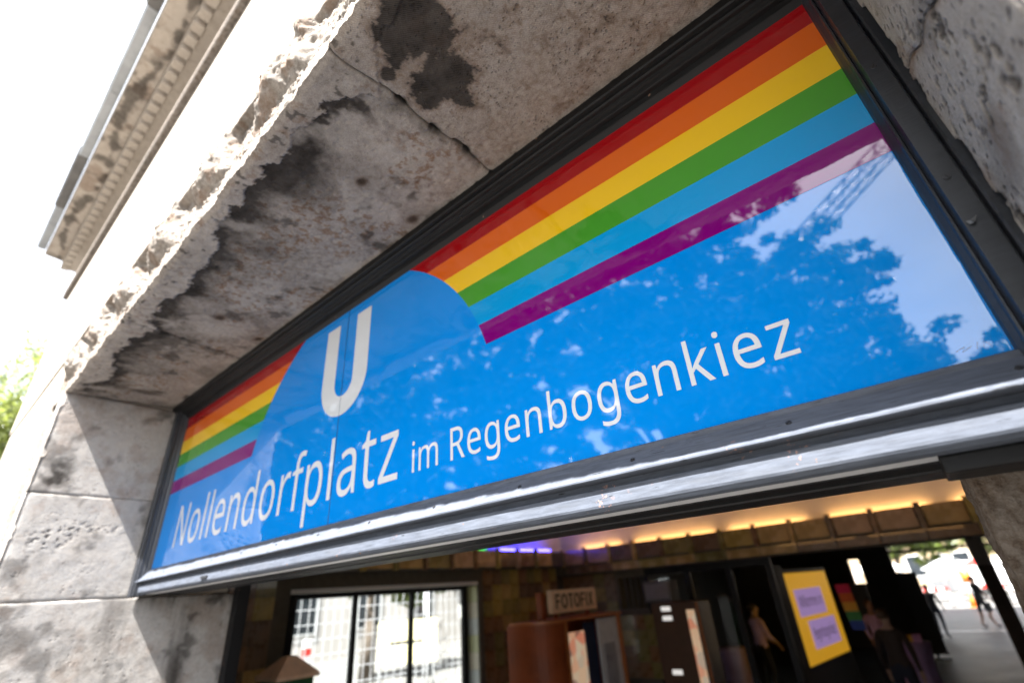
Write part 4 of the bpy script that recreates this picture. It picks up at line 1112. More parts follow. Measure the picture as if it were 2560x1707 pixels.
cur.prism(pts + [(x - .008, y) for x, y in pts[::-1]], 'z', .35, 1.88)
bp('curtain', cur, M_DKBLUE)
bp('grey_panel', MB().box(-.985, -.955, 6.70, 7.32, .05, 1.90, .004), M_GREYP)
bp('grey_screen', MB().box(-.953, -.945, 6.80, 7.15, .6, 1.55, .003), plain('dim_screen', (.30, .31, .36), .3))
sb = bp('sign_box', MB().box(-1.30, -1.205, 5.86, 7.16, 2.035, 2.365, .006), M_CREAM)
bp('sign_bracket', MB().box(-1.40, -1.30, 5.70, 5.80, 1.966, 2.34).box(-1.29, -1.25, 5.98, 6.03, 1.966, 2.036).box(-1.29, -1.25, 6.9, 6.95, 1.966, 2.036), M_WOOD)
BOLD = {'F': (.62, [[(0, 0), (.17, 0), (.17, .42), (.5, .42), (.5, .58), (.17, .58), (.17, .84), (.56, .84), (.56, 1), (0, 1)]]),
        'T': (.64, [[(.22, 0), (.40, 0), (.40, .84), (.62, .84), (.62, 1), (0, 1), (0, .84), (.22, .84)]]),
        'I': (.26, [[(.02, 0), (.20, 0), (.20, 1), (.02, 1)]]),
        'X': (.70, [[(0, 0), (.20, 0), (.34, .34), (.48, 0), (.68, 0), (.44, .52), (.66, 1), (.47, 1), (.34, .70), (.21, 1), (.02, 1), (.24, .52)]]),
        'O': (.80, [[(.38 + .38 * math.cos(a_ * math.pi / 14), .5 + .51 * math.sin(a_ * math.pi / 14)) for a_ in range(28)],
                    [(.38 + .20 * math.cos(-a_ * math.pi / 14), .5 + .34 * math.sin(-a_ * math.pi / 14)) for a_ in range(28)]])}
pen = 0
tot = sum(BOLD[c][0] + .05 for c in 'FOTOFIX')
for c in 'FOTOFIX':
    me_ = outline_mesh('letter_' + c, [[(p[0] * 1.12 / tot, p[1] * .21) for p in lp] for lp in BOLD[c][1]], M_INK)
    o = link('letter', me_, sb)
    o.matrix_local = Matrix.Translation((-1.2025, 5.95 + pen * 1.12 / tot, 2.095)) @ Matrix.Rotation(math.pi / 2, 4, 'Z')
    pen += BOLD[c][0] + .05
# a second, dark machine further on
mach = empty('ticket_machine', (-.1, 7.75, 0), 'dark brown machine with white lamp strips behind the photo booth', 'machine')
box('cabinet', plain('machine_brown', (.07, .035, .02), .35), mach, -.38, .46, 0, .5, 0, 2.05, .01)
E_LAMP = emit('lamp_white', (1, .97, .92), 0.10)
for z in (1.78, 1.92, 1.02):
    box('lamp_strip', E_LAMP, mach, -.20, -.03, -.012, -.002, z, z + .07, .003)
box('sample_display', E_PINK.m, mach, .24, .38, -.014, -.002, .5, 1.93, .003)
box('side_trim', M_ORANGE, mach, .43, .455, -.02, -.001, 0, 2.04)
mon = empty('monitor', (-.42, 7.95, 2.06), 'small grey box monitor standing on the dark machine', 'monitor')
box('casing', plain('monitor_grey', (.10, .095, .095), .5), mon, -.26, .26, 0, .35, 0, .33, .015)
box('screen', plain('monitor_face', (.20, .19, .20), .4), mon, -.22, .22, -.01, -.001, .04, .29, .004)
# green cabinet with pyramid cap by the side wall
kio = empty('info_cabinet', (-1.80, 1.95, 0), 'green cabinet with pale pyramid cap below the window', 'cabinet')
box('cabinet_body', plain('cabinet_green', (.02, .10, .035), .4), kio, -.19, .19, -.19, .19, 0, 1.74, .01)
box('glazing', plain('cabinet_pane', (.05, .16, .06), .15), kio, -.15, .15, -.202, -.191, .8, 1.66)
V = [(x * .64, y * .64, 1.742 + (z - 1.702) * .85) for x, y, z in ((-.36, -.36, 1.702), (.36, -.36, 1.702), (.36, .36, 1.702), (-.36, .36, 1.702), (-.36, -.36, 1.74), (.36, -.36, 1.74), (.36, .36, 1.74), (-.36, .36, 1.74), (-.08, -.08, 1.93), (.08, -.08, 1.93), (.08, .08, 1.93), (-.08, .08, 1.93))]
F = [(3, 2, 1, 0)] + [(i + 4 * k, (i + 1) % 4 + 4 * k, (i + 1) % 4 + 4 * (k + 1), i + 4 * (k + 1)) for k in (0, 1) for i in range(4)] + [(8, 9, 10, 11)]
link('pyramid_cap', mesh_of('pyramid_cap', V, F, plain('cap_peach', (.80, .55, .38), .6)), kio)

# ================================================================== yellow board with two lilac notices
M_YEL = NT('yellow_backlit_panel'); M_YEL.set(Base_Color=(.75, .42, .03), Emission_Color=(.80, .40, .02), Emission_Strength=.085, Roughness=.5)
M_LIL = NT('purple_lit_notice'); M_LIL.set(Base_Color=(.62, .45, .78), Emission_Color=(.55, .36, .75), Emission_Strength=.07, Roughness=.6)  # purple light on the notices put into their colour and a faint glow
brd = empty('notice_board', (1.2, 10.0, 0), 'yellow board with two lilac lettered notices in the passage', 'board', rz=math.atan2(2.6, .3))
box('board_panel', M_YEL.m, brd, 0, 2.45, 0, .08, .85, 2.35, .008)
box('board_frame', M_BLACK2, brd, -.36, -.004, -.03, .12, 0, 2.50, .006)
box('board_frame', M_BLACK2, brd, -.002, 2.5, -.01, .085, 2.352, 2.42, .006)
box('board_foot', M_BLACK2, brd, 0, 2.45, -.02, .10, 0, .848, .006)
for z0, z1, tx, s0 in ((1.60, 2.06, 'Willkommen im', .32), (1.06, 1.52, 'Regenbogenkiez', .60)):
    nt_ = box('notice', M_LIL.m, brd, s0, s0 + 1.5, -.008, -.001, z0, z1)
    letters(tx, M_INK, nt_, s0 + .12, s0 + 1.38, z0 + .15, -.0105, .19)

# ================================================================== people
def person(name, loc, rz, top, bottom, skin, hair, label, pose='stand', h=1.72, bare_legs=False, arm=0.0, bag=False):
    s = h / 1.75
    st = {'stand': (0.0, 0.0), 'walk': (0.20, -0.18), 'lean': (0.06, -0.05)}[pose]
    P = []; E = []; Rr = []
    def v(x, y, z, r, par=None):
        P.append((x * s, y * s, z * s)); Rr.append((r[0] * s, r[1] * s) if isinstance(r, tuple) else (r * s, r * s))
        if par is not None:
            E.append((par, len(P) - 1))
        return len(P) - 1
    lean = 0.05 if pose == 'walk' else 0.0
    pel = v(0, 0, .96, (.155, .115)); ab = v(0, -lean * .4, 1.10, (.135, .10), pel); ch = v(0, -lean, 1.30, (.165, .115), ab)
    sh = v(0, -lean, 1.42, (.13, .085), ch); nk = v(0, -lean - .01, 1.51, (.052, .055), sh); hb = v(0, -lean - .03, 1.58, (.07, .08), nk)
    hd = v(0, -lean - .04, 1.66, (.078, .095), hb); v(0, -lean - .03, 1.735, (.05, .065), hd)
    hands = []
    for sg, sw_ in ((-1, st[0]), (1, st[1])):
        hp = v(sg * .095, 0, .90, (.095, .10), pel)
        kn = v(sg * .105, -sw_ * .55 - .02, .50, .062, hp); cf = v(sg * .105, -sw_ * .35 + .02, .36, .058, kn)
        an = v(sg * .105, -sw_ * .9 + .03, .095, .038, cf); v(sg * .115, -sw_ * .9 - .06, .045, (.042, .036), an); v(sg * .12, -sw_ * .9 - .13, .032, (.036, .026), len(P) - 1)
        a0 = v(sg * .185, -lean, 1.40, .058, sh); bend = arm if sg > 0 else arm * .6
        el = v(sg * (.235), -lean + .03 - bend * .2, 1.13 + bend * .05, .043, a0)
        wr = v(sg * (.225), -lean - .05 - bend * .42, .90 + bend * .24, .029, el)
        pm = v(sg * .22, -lean - .07 - bend * .47, .83 + bend * .27, (.036, .020), wr)
        hands.append(P[pm])
        for k in range(4):
            f1 = v(sg * .22 + sg * .006, -lean - .07 - bend * .55 + (k - 1.5) * .020, .765 + bend * .30 + abs(k - 1.3) * .004, .0095, pm)
            v(sg * .21, -lean - .085 - bend * .60 + (k - 1.5) * .019, .725 + bend * .30 + abs(k - 1.3) * .007, .008, f1)
        t1 = v(sg * .20, -lean - .115 - bend * .46, .82 + bend * .27, .011, wr); v(sg * .19, -lean - .135 - bend * .5, .78 + bend * .28, .009, t1)
    me = bpy.data.meshes.new('body'); me.from_pydata(P, E, [])
    ob = bpy.data.objects.new('tmp', me); COL.objects.link(ob)
    sk = ob.modifiers.new('s', 'SKIN'); sk.use_smooth_shade = True
    ob.modifiers.new('u', 'SUBSURF').levels = 1
    for d, r in zip(me.skin_vertices[0].data, Rr):
        d.radius = r
    me.skin_vertices[0].data[0].use_root = True
    bm_ = bpy.data.meshes.new_from_object(ob.evaluated_get(bpy.context.evaluated_depsgraph_get()))
    bpy.data.objects.remove(ob)
    bm_.materials.clear()
    for mt in (skin, top, bottom, M_INK):
        bm_.materials.append(mt)
    for p in bm_.polygons:
        c = p.center / s
        zl = c.z
        arm_ = abs(c.x) > .17 and zl < 1.36
        if zl > 1.47: mi = 0
        elif arm_ and zl < (1.18 if bare_legs else .92 + arm * .2) and abs(c.x) > .195: mi = 0
        elif zl > .97 or (arm_ and abs(c.x) > .195): mi = 1
        elif zl < .085: mi = 3
        elif bare_legs and zl < .52: mi = 0
        else: mi = 2
        p.material_index = mi
        p.use_smooth = True
    root = empty(name, loc, label, 'person', rz=rz)
    link('body', bm_, root)
    hm = MB()
    bmesh.ops.create_uvsphere(hm.bm, u_segments=14, v_segments=9, radius=1)
    for vv_ in hm.bm.verts:
        k = 1.0 + .05 * math.sin(vv_.co.x * 9) * math.cos(vv_.co.z * 8)
        vv_.co = Vector((vv_.co.x * .088 * k, vv_.co.y * .105 * k + .012 - lean, 1.665 + max(vv_.co.z, -.55 if vv_.co.y > .1 else .05) * .10 * k)) * s
    ho = hm.build('hair', hair, root)
    for p in ho.data.polygons: p.use_smooth = True
    for sg in (-1, 1):
        fm = MB().box(sg * .032 - .011, sg * .032 + .011, -.142 - lean, -.128 - lean, 1.655, 1.668)
        for b_ in fm.bm.verts: b_.co *= s
        fm.build('eye', M_INK, root)
    nm = MB().prism([(-.012, -.125 - lean), (.012, -.125 - lean), (0, -.158 - lean)], 'z', 1.615, 1.65)
    for b_ in nm.bm.verts: b_.co *= s
    nm.build('nose', skin, root)
    if bag:
        tg = MB().box(-.13, .13, -.07, .07, -.30, 0, .02).tube([(-.09, 0, 0), (-.06, 0, .16), (.06, 0, .16), (.09, 0, 0)], .012, 6)
        hx, hy, hz = hands[1]
        tg.build('shoulder_bag', M_INK, root, (hx, hy, hz - .16))
    return root


M_SKIN = plain('skin', (.42, .26, .19), .55); M_HAIRD = plain('hair_dark', (.02, .014, .01), .6); M_HAIRB = plain('hair_brown', (.09, .05, .025), .6)
M_LSH = plain('purple_lit_shirt', (.66, .46, .72), .8); M_NAVY = plain('navy_trousers', (.015, .017, .03), .85); M_DKSH = plain('charcoal_shirt', (.025, .025, .028), .85)  # lilac of the shirt is purple light put into the colour
M_BRSH = plain('dark_brown_jacket', (.035, .022, .018), .85)
person('person', (-.10, 11.9, 0), 2.5, M_LSH, M_NAVY, M_SKIN, M_HAIRD, 'person in lilac-lit shirt and dark trousers leaning to a lilac table behind the glass screen', 'lean', 1.80, arm=.7)
person('person', (1.95, 13.4, 0), .5, M_LSH, M_NAVY, M_SKIN, M_HAIRB, 'person in lilac-lit shirt behind the black screen stand beside the yellow board', 'stand', 1.70, arm=.4)
person('person', (2.62, 9.6, 0), 2.9, M_BRSH, M_NAVY, M_SKIN, M_HAIRB, 'person in dark brown jacket standing with back turned in the dim passage', 'stand', 1.74)
person('person', (2.48, 23.5, 0), 2.8, M_DKSH, M_NAVY, M_SKIN, M_HAIRD, 'dark silhouetted person in trousers by the far exit next to the dark panel', 'stand', 1.66, arm=.5)
person('person', (3.78, 27.1, 0), 2.2, M_DKSH, M_DKSH, M_SKIN, M_HAIRD, 'dark silhouetted person with bare calves walking outside the far exit', 'walk', 1.76, bare_legs=True, arm=.5, bag=True)

# tables with lilac cloths, black screens
M_CLOTH = plain('lilac_cloth', (.46, .32, .56), .85, 0, .12, 4)
def table(loc, r, lab, things=()):
    e = empty('table', loc, lab, 'table')
    n = 48; V = []; F = []
    for j, (z, k, w) in enumerate(((1.02, .02, 0), (1.02, 1, 0), (1.0, 1.02, .2), (.55, .80, .9), (.02, .98, 1.2))):
        for i in range(n):
            a = 2 * math.pi * i / n; rr = r * k * (1 + .05 * w * math.sin(a * 8 + j))
            V.append((rr * math.cos(a), rr * math.sin(a), z))
    for j in range(4):
        for i in range(n):
            F.append((j * n + i, j * n + (i + 1) % n, (j + 1) * n + (i + 1) % n, (j + 1) * n + i))
    F.append(tuple(range(n))[::-1])
    link('table_cloth', mesh_of('table_cloth', V, F, M_CLOTH, True), e)
    MB().tube([(0, 0, .01), (0, 0, 1.01)], .03, 8).build('table_leg', M_BLACK2, e)
    return e
table((-.50, 11.2, 0), .38, 'lilac clothed standing table behind the glass screen')
table((2.55, 12.2, 0), .34, 'lilac clothed standing table with coloured boxes in the passage')
for i, (dx, dy, c, lb) in enumerate(((-.15, -.1, (.55, .10, .04), 'small red box on the lilac table'), (.02, .02, (.70, .45, .03), 'small yellow box on the lilac table'), (.17, -.05, (.55, .30, .5), 'small pink box on the lilac table'))):
    b_ = box('leaflet_box', plain('leaflet_%d' % i, c, .6), None, -.07, .07, -.05, .05, 0, .09 + .02 * i, .006)
    b_.location = (2.55 + dx, 12.2 + dy, 1.021); tag(b_, lb, 'box', 'boxes on the standing table')
def screen_stand(loc, w, z0, z1, lab):
    e = empty('screen_stand', loc, lab, 'screen')
    box('screen_panel', M_INK, e, -w / 2, w / 2, -.03, .03, z0, z1, .008)
    box('bezel', M_BLACK2, e, -w / 2 - .015, w / 2 + .015, -.045, -.031, z0 - .015, z0 + .03)
    MB().tube([(0, 0, .02), (0, 0, z0)], .03, 8).build('pole', M_BLACK2, e)
    MB().box(-.28, .28, -.22, .22, 0, .03, .006).build('foot', M_BLACK2, e)
screen_stand((1.72, 14.0, 0), .44, 1.28, 2.02, 'black screen on a pole in front of the small far opening')
screen_stand((2.45, 18.4, 0), .50, .12, 2.14, 'tall black screen standing before the far exit')
flag = empty('rainbow_pennant', (1.72, 11.6, 1.2), 'narrow rainbow coloured pennant hanging beside the yellow board', 'pennant')
for k, c in enumerate(((.5, .02, .08), (.5, .12, .02), (.6, .35, .03), (.05, .25, .06), (.03, .08, .3))):
    box('pennant_stripe', plain('pennant_%d' % k, c, .8), flag, .02 + .012 * k, .26 + .012 * k, -.006, .006, .72 - k * .16, .878 - k * .16)

# ================================================================== street beyond the passage
M_CONC = plain('concrete', (.30, .29, .28), .85, 0, .15, 2)
vd = empty('viaduct', (4, 30, 0), 'dark elevated railway deck on steel posts over the far exit', 'viaduct')
box('deck', plain('viaduct_steel', (.07, .075, .08), .6), vd, -40, 40, -7.5, 4.0, 5.4, 6.3)
for x in (-14, -6.5, 5.6, 13):
    box('viaduct_post', M_BLACK2, vd, x - .2, x + .2, 3.0, 3.4, -.02, 5.4)
M_WHITEP = plain('white_fabric', (.78, .78, .76), .8, 0, .04); M_RED = plain('red_reflector', (.55, .03, .02), .5); M_ORG = plain('orange_plastic', (.75, .20, .02), .5)
M_TYRE = plain('tyre_rubber', (.02, .02, .02), .8); M_VANW = plain('van_white', (.75, .76, .77), .3, coat=.5); M_VGL = plain('van_glass', (.02, .025, .03), .08)


def tent(loc, w, lab):
    e = empty('market_tent', loc, lab, 'tent')
    for sx in (-1, 1):
        for sy in (-1, 1):
            MB().tube([(sx * w / 2, sy * w / 2, 0), (sx * w / 2, sy * w / 2, 2.2)], .025, 6).build('tent_pole', M_STRIP, e)
    V = [(-w / 2, -w / 2, 2.2), (w / 2, -w / 2, 2.2), (w / 2, w / 2, 2.2), (-w / 2, w / 2, 2.2), (0, 0, 3.1)]
    link('tent_roof', mesh_of('tent_roof', V, [(0, 1, 4), (1, 2, 4), (2, 3, 4), (3, 0, 4)], M_WHITEP), e)
    for (a, b) in (((-w / 2, -w / 2), (w / 2, -w / 2)), ((w / 2, w / 2), (-w / 2, w / 2))):
        link('tent_valance', mesh_of('tent_valance', [(a[0], a[1], 1.95), (b[0], b[1], 1.95), (b[0], b[1], 2.199), (a[0], a[1], 2.199)], [(0, 1, 2, 3)], M_WHITEP), e)
    box('tent_counter', M_WHITEP, e, -w / 2 + .1, w / 2 - .1, -w / 2 + .1, -w / 2 + .6, 0, .95, .01)
tent((2.2, 61, 0), 3.0, 'white market tent in sunlight straight beyond the far exit')
tent((8.2, 58, 0), 3.0, 'white market tent in sunlight partly behind the passage column')
tent((-1.5, 49, 0), 3.0, 'white market tent in sunlight beyond the small far opening')


def parasol(loc, mat, lab):
    e = empty('market_parasol', loc, lab, 'parasol', 'parasols beyond the far exit')
    MB().tube([(0, 0, -.018), (0, 0, 2.5)], .025, 8).build('pole', M_STRIP, e)
    n = 10; V = [(0, 0, 2.5)] + [(1.25 * math.cos(2 * math.pi * i / n), 1.25 * math.sin(2 * math.pi * i / n), 1.95) for i in range(n)]
    link('canopy', mesh_of('canopy', V, [(0, 1 + i, 1 + (i + 1) % n) for i in range(n)], mat), e)
    MB().box(-.3, .3, -.3, .3, -.018, .06, .01).build('base', M_CONC, e)
parasol((2.6, 44.5, 0), M_WHITEP, 'white parasol beyond the far exit next to the dark panel')
parasol((4.6, 46.5, 0), M_RED, 'red parasol in the middle of the far exit view')
parasol((5.6, 43.5, 0), M_WHITEP, 'white parasol seen close beside the passage column')


def barrier(loc, rz, lab, w=2.0):
    e = empty('street_barrier', loc, lab, 'barrier', 'red and white street barriers', rz=rz)
    for k in range(8):
        box('barrier_stripe', M_RED if k % 2 else M_WHITEP, e, -w / 2 + k * w / 8 + .001, -w / 2 + (k + 1) * w / 8 - .001, -.02, .02, .80, 1.0)
    for x in (-w / 2 + .1, w / 2 - .1):
        box('barrier_leg', M_WHITEP, e, x - .025, x + .025, -.018, .018, .0, .80)
        box('barrier_foot', M_TYRE, e, x - .08, x + .08, -.35, .35, -.018, .06)
barrier((1.6, 39.5, 0), .2, 'red and white barrier nearest the left edge of the far exit')
barrier((4.3, 40.5, 0), -.15, 'red and white barrier in the middle of the far exit')
barrier((6.4, 41, 0), .1, 'red and white barrier beside the passage column')
vn = empty('delivery_van', (5.4, 52, 0), 'white delivery van parked in sunlight behind the tents', 'van', rz=.3)
MB().prism([(-2.5, .35), (2.5, .35), (2.5, 1.05), (2.05, 1.25), (1.55, 2.0), (1.2, 2.25), (-2.5, 2.3)], 'y', -.95, .95).build('van_body', M_VANW, vn)
for sy in (-1, 1):
    MB().prism([(1.25, 1.3), (1.95, 1.3), (1.55, 1.9), (1.25, 1.95)], 'y', sy * .951, sy * .957).build('van_window', M_VGL, vn)
    for x in (-1.6, 1.6):
        MB().tube([(x, sy * .78, .34), (x, sy * .98, .34)], .34, 18).build('wheel', M_TYRE, vn)
cn = empty('traffic_cone', (3.4, 38.6, 0), 'orange traffic cone standing in sunlight before the tents', 'cone')
MB().tube([(0, 0, .03), (0, 0, .75)], [.16, .03], 14).build('cone_body', M_ORG, cn)
MB().box(-.2, .2, -.2, .2, -.018, .03, .005).build('cone_base', M_ORG, cn)
ob_ = empty('orange_bin', (3.55, 43.5, 0), 'orange litter bin on a post between the tents', 'bin')
MB().tube([(0, 0, 1.05), (0, 0, 1.75)], [.24, .28], 14).build('bin_drum', M_ORG, ob_)
MB().tube([(0, 0, -.018), (0, 0, 1.05)], .04, 8).build('bin_post', M_STRIP, ob_)

# ================================================================== street outside the hall window
M_WIRE = plain('galvanised_wire', (.55, .56, .58), .5, .2)
M_YBAN = plain('yellow_banner', (.80, .72, .42), .7, 0, .15, 5)


def fence(loc, rz, lab, L=3.4, H=2.7):
    e = empty('site_fence', loc, lab, 'fence', 'wire mesh site fence panels', rz=rz)
    fr_ = MB()
    for x in (-L / 2, L / 2):
        fr_.tube([(x, 0, 0), (x, 0, H)], .021, 8)
    for z in (.15, H):
        fr_.tube([(-L / 2, 0, z), (L / 2, 0, z)], .021, 8)
    fr_.build('fence_frame', M_WIRE, e)
    for x in np.arange(-L / 2 + .10, L / 2, .16):
        MB().tube([(x, 0, .15), (x, 0, H)], .008, 5, False).build('fence_wire', M_WIRE, e)
    for z in np.arange(.35, H, .25):
        MB().tube([(-L / 2, .006, z), (L / 2, .006, z)], .008, 5, False).build('fence_wire', M_WIRE, e)
    for x in (-L / 2, L / 2):
        box('fence_foot', M_CONC, e, x - .12, x + .12, -.35, .35, -.018, .13)
fence((-5.6, 5.1, 0), 1.35, 'wire mesh fence panel seen through the first panes of the hall window')
fence((-5.2, 8.5, 0), 1.45, 'wire mesh fence panel seen through the last pane of the hall window')
bcn = empty('warning_beacon', (-12.5, 8.1, 0), 'red and white warning beacon seen through the hall window', 'beacon')
for k in range(5):
    V = [(-.02, -.125, .30 + k * .25), (-.02, .125, .30 + k * .25), (-.02, .125, .55 + k * .25), (-.02, -.125, .55 + k * .25)]
    MB().prism([(-.13, .302 + k * .25), (.13, .302 + k * .25), (.13, .548 + k * .25), (-.13, .548 + k * .25)], 'y', -.03, .03).build('beacon_stripe', M_RED if k % 2 else M_WHITEP, bcn, rot=(0, 0, math.pi / 2))
box('beacon_foot', M_TYRE, bcn, -.2, .2, -.4, .4, -.018, .30, .02)


def board(loc, rz, w, z0, z1, mat, lab):
    e = empty('street_board', loc, lab, 'board', rz=rz)
    box('board_face', mat, e, -w / 2, w / 2, -.02, .02, z0, z1, .004)
    for x in (-w / 2 + .1, w / 2 - .1):
        MB().tube([(x, .04, -.018), (x, .04, z1)], .03, 8).build('board_post', M_WIRE, e)
    box('board_print', M_INK, e, -w * .3, w * .25, -.026, -.0205, z0 + (z1 - z0) * .45, z0 + (z1 - z0) * .52)
board((-9.2, 9.4, 0), 1.0, 1.7, .8, 1.9, M_YBAN, 'pale yellow board seen through the middle pane of the hall window')
board((-9.0, 12.6, 0), 1.0, .9, .9, 2.0, M_WHITEP, 'white board seen through the last pane of the hall window')
board((-8.4, 11.5, 0), 1.0, .7, .8, 2.2, plain('cream_red_board', (.75, .50, .32), .7, 0, .3, 2), 'reddish cream board seen through the last pane of the hall window')
bench = empty('wooden_bench', (-6.8, 11.0, 0), 'pale wooden bench in sunlight beyond the hall window', 'bench', rz=1.0)
M_PLANK = plain('pale_wood', (.62, .40, .22), .7, 0, .15, 6)
for k in range(3):
    box('slat', M_PLANK, bench, -.9, .9, -.22 + k * .15, -.09 + k * .15, .78, .82, .005)
for x in (-.75, .75):
    box('leg', M_CONC, bench, x - .04, x + .04, -.2, .2, -.018, .778)
hs_ = empty('street_house', (-26, 22, 0), 'dark shaded house far beyond the hall window', 'house')
box('wall', plain('house_render', (.48, .45, .42), .9, 0, .1, .6), hs_, -3, 3, -14, 14, -.02, 11)
for j in range(3):
    for i in range(7):
        w_ = box('window', M_WHITEP, hs_, 3.001, 3.06, -12.5 + i * 4 - .8, -12.5 + i * 4 + .8, 1.2 + j * 3.3, 3.2 + j * 3.3)
        box('pane', M_VGL, w_, 3.061, 3.07, -12.5 + i * 4 - .7, -12.5 + i * 4 + .7, 1.3 + j * 3.3, 3.1 + j * 3.3)
box('roof', plain('roof_tile_red', (.22, .08, .05), .8), hs_, -3.3, 3.3, -14.3, 14.3, 11.001, 11.6)

# ================================================================== trees
M_BARK = plain('bark', (.12, .095, .075), .9, 0, .3, 6, bump=.5)
LEAFS = [leaf_mat('leaf_green', (.034, .07, .014), .28), leaf_mat('leaf_light', (.045, .085, .016), .3), leaf_mat('leaf_deep', (.03, .062, .014), .25), leaf_mat('leaf_sunny', (.13, .17, .04), .5), leaf_mat('leaf_overexposed', (.22, .25, .09), .55)]  # last two lightened: sun and overexposure put into the leaf colour


def crown_mesh(name, lobes, n, size, mat, seed, hollow=.12, sp=1.0):
    """many leaf faces in twig clumps spread through the crown's volume"""
    r = np.random.default_rng(seed)
    L = np.array(lobes, float)
    vol = L[:, 3] * L[:, 5] * (L[:, 4] + 1)
    per_ = 110
    nc = n // per_
    idx = r.choice(len(L), nc, p=vol / vol.sum())
    d = r.normal(size=(nc, 3)); d /= np.linalg.norm(d, axis=1)[:, None]
    rad = (hollow + (1 - hollow) * r.random(nc) ** .42) * (1 + .07 * r.normal(size=nc))
    cc_ = L[idx, :3] + d * rad[:, None] * L[idx, 3:6]
    cs = size * sp * (2.4 + 2.4 * r.random(nc))
    e = r.normal(size=(nc * per_, 3)); e /= np.linalg.norm(e, axis=1)[:, None]
    P = np.repeat(cc_, per_, 0) + e * (r.random(nc * per_) ** .4 * np.repeat(cs, per_))[:, None] * np.array([1.15, 1, .7])
    m_ = len(P)
    nrm_ = r.normal(size=(m_, 3)) + np.array([0, 0, .6]); nrm_ /= np.linalg.norm(nrm_, axis=1)[:, None]
    u = np.cross(nrm_, r.normal(size=(m_, 3))); u /= np.linalg.norm(u, axis=1)[:, None]
    w = np.cross(nrm_, u)
    sz = size * (.6 + .7 * r.random(m_))[:, None]
    q = np.stack([P - u * sz, P + w * sz * .55 + u * sz * .1, P + u * sz, P - w * sz * .55 + u * sz * .1], 1).reshape(-1, 3)
    me = bpy.data.meshes.new(name)
    me.vertices.add(len(q)); me.vertices.foreach_set('co', q.ravel().astype(np.float32))
    me.loops.add(len(q)); me.loops.foreach_set('vertex_index', np.arange(len(q), dtype=np.int32))
    me.polygons.add(m_); me.polygons.foreach_set('loop_start', np.arange(0, len(q), 4).astype(np.int32)); me.polygons.foreach_set('loop_total', np.full(m_, 4, np.int32))
    me.update(calc_edges=True); me.materials.append(mat)
    return me


def tree(loc, lobes, n, size, mat, seed, lab, group=None, tr=.28, sp=1.0):
    e = empty('street_tree', loc, lab, 'tree', group)
    r = random.Random(seed)
    mb = MB()
    zc = min(l[2] - l[5] * .5 for l in lobes)
    zt = np.mean([l[2] for l in lobes])
    cx_ = np.mean([l[0] for l in lobes])
    mb.tube([(0, 0, -.02), (.05, .02, zc * .5), (cx_ * .2, .05, zc), (cx_ * .6, 0, zt)], [tr, tr * .8, tr * .65, tr * .25], 10)
    for l in lobes:
        for k in range(3):
            st_ = Vector((cx_ * .2, .05, zc * (.85 + .2 * r.random())))
            en = Vector(l[:3]) + Vector((r.uniform(-.6, .6) * l[3], r.uniform(-.6, .6) * l[4], r.uniform(-.2, .5) * l[5]))
            md = st_.lerp(en, .5) + Vector((r.uniform(-.4, .4), r.uniform(-.4, .4), .5))
            mb.tube([st_, md, en], [tr * .38, tr * .22, tr * .07], 6)
    mb.build('trunk', M_BARK, e)
    link('crown', crown_mesh('crown', lobes, n, size, mat, seed, sp=sp), e)
    return e


GT = 'street trees facing the station front'
# tall tree whose branch tips hang into the sky at the sign's far right
tree((-4.2, -20, 0), [(0, 0, 16.6, 5.2, 2.2, 4.6), (4.9, .5, 18.3, 3.1, 1.8, 2.1), (2.6, .3, 16.6, 2.6, 1.8, 1.6), (-3.2, 0, 15, 4.0, 2.2, 4.6), (1.5, 0, 19.6, 4.5, 2.0, 3.2), (-1, 0, 12.0, 4.6, 2.2, 3.4), (-.5, 0, 8.0, 4.8, 2.2, 3.0)],
     58000, .145, LEAFS[0], 11, 'tall broad tree mirrored in the purple stripe of the sign', GT)
# lower rounded tree in front of it
tree((1.2, -18.6, 0), [(0, 0, 9.4, 3.7, 3.2, 3.4), (2.2, 0, 12.4, 2.0, 2.0, 2.3), (-.6, 0, 12.4, 2.4, 2.0, 2.4), (3.0, 0, 8.7, 1.9, 2.2, 2.3), (-3.0, 0, 10.8, 2.8, 2.4, 3.4), (4.0, 0, 11.9, .55, .6, .5), (3.3, .2, 11.5, .8, .7, .7), (3.9, 0, 6.6, 1.4, 1.6, 1.4), (0, 0, 6.4, 3.6, 2.0, 2.0)],
     74000, .115, LEAFS[1], 12, 'lower rounded tree mirrored above the last letters of the sign', GT, .22)
tree((7.6, -21, 0), [(0, 0, 7.6, 1.5, 1.4, 1.5), (.9, 0, 6.4, 1.6, 1.5, 1.4)], 9000, .12, LEAFS[0], 13, 'small tree mirrored in the lower right corner of the sign', GT, .16)
big = [(0, 0, 16, 5.6, 2.4, 5.2), (-3.6, 0, 13, 4.2, 2.2, 4.2), (3.6, 0, 13.4, 4.2, 2.2, 4.2), (0, 0, 10.5, 5.2, 2.4, 3.6), (1.5, 0, 19.5, 3.8, 2.0, 2.8), (-3.5, 0, 7.6, 4.4, 2.2, 2.8), (3.5, 0, 7.8, 4.4, 2.2, 2.8)]
proto = tree((-15, -20.5, 0), big, 58000, .165, LEAFS[2], 14, 'dense tall tree second in the row, mirrored around the arch of the sign', GT)
labs = ('dense tall tree third in the row, mirrored below the arch of the sign', 'dense tall tree fourth in the row, mirrored above the first letters of the sign',
        'dense tall tree last in the row, mirrored at the far end of the sign')
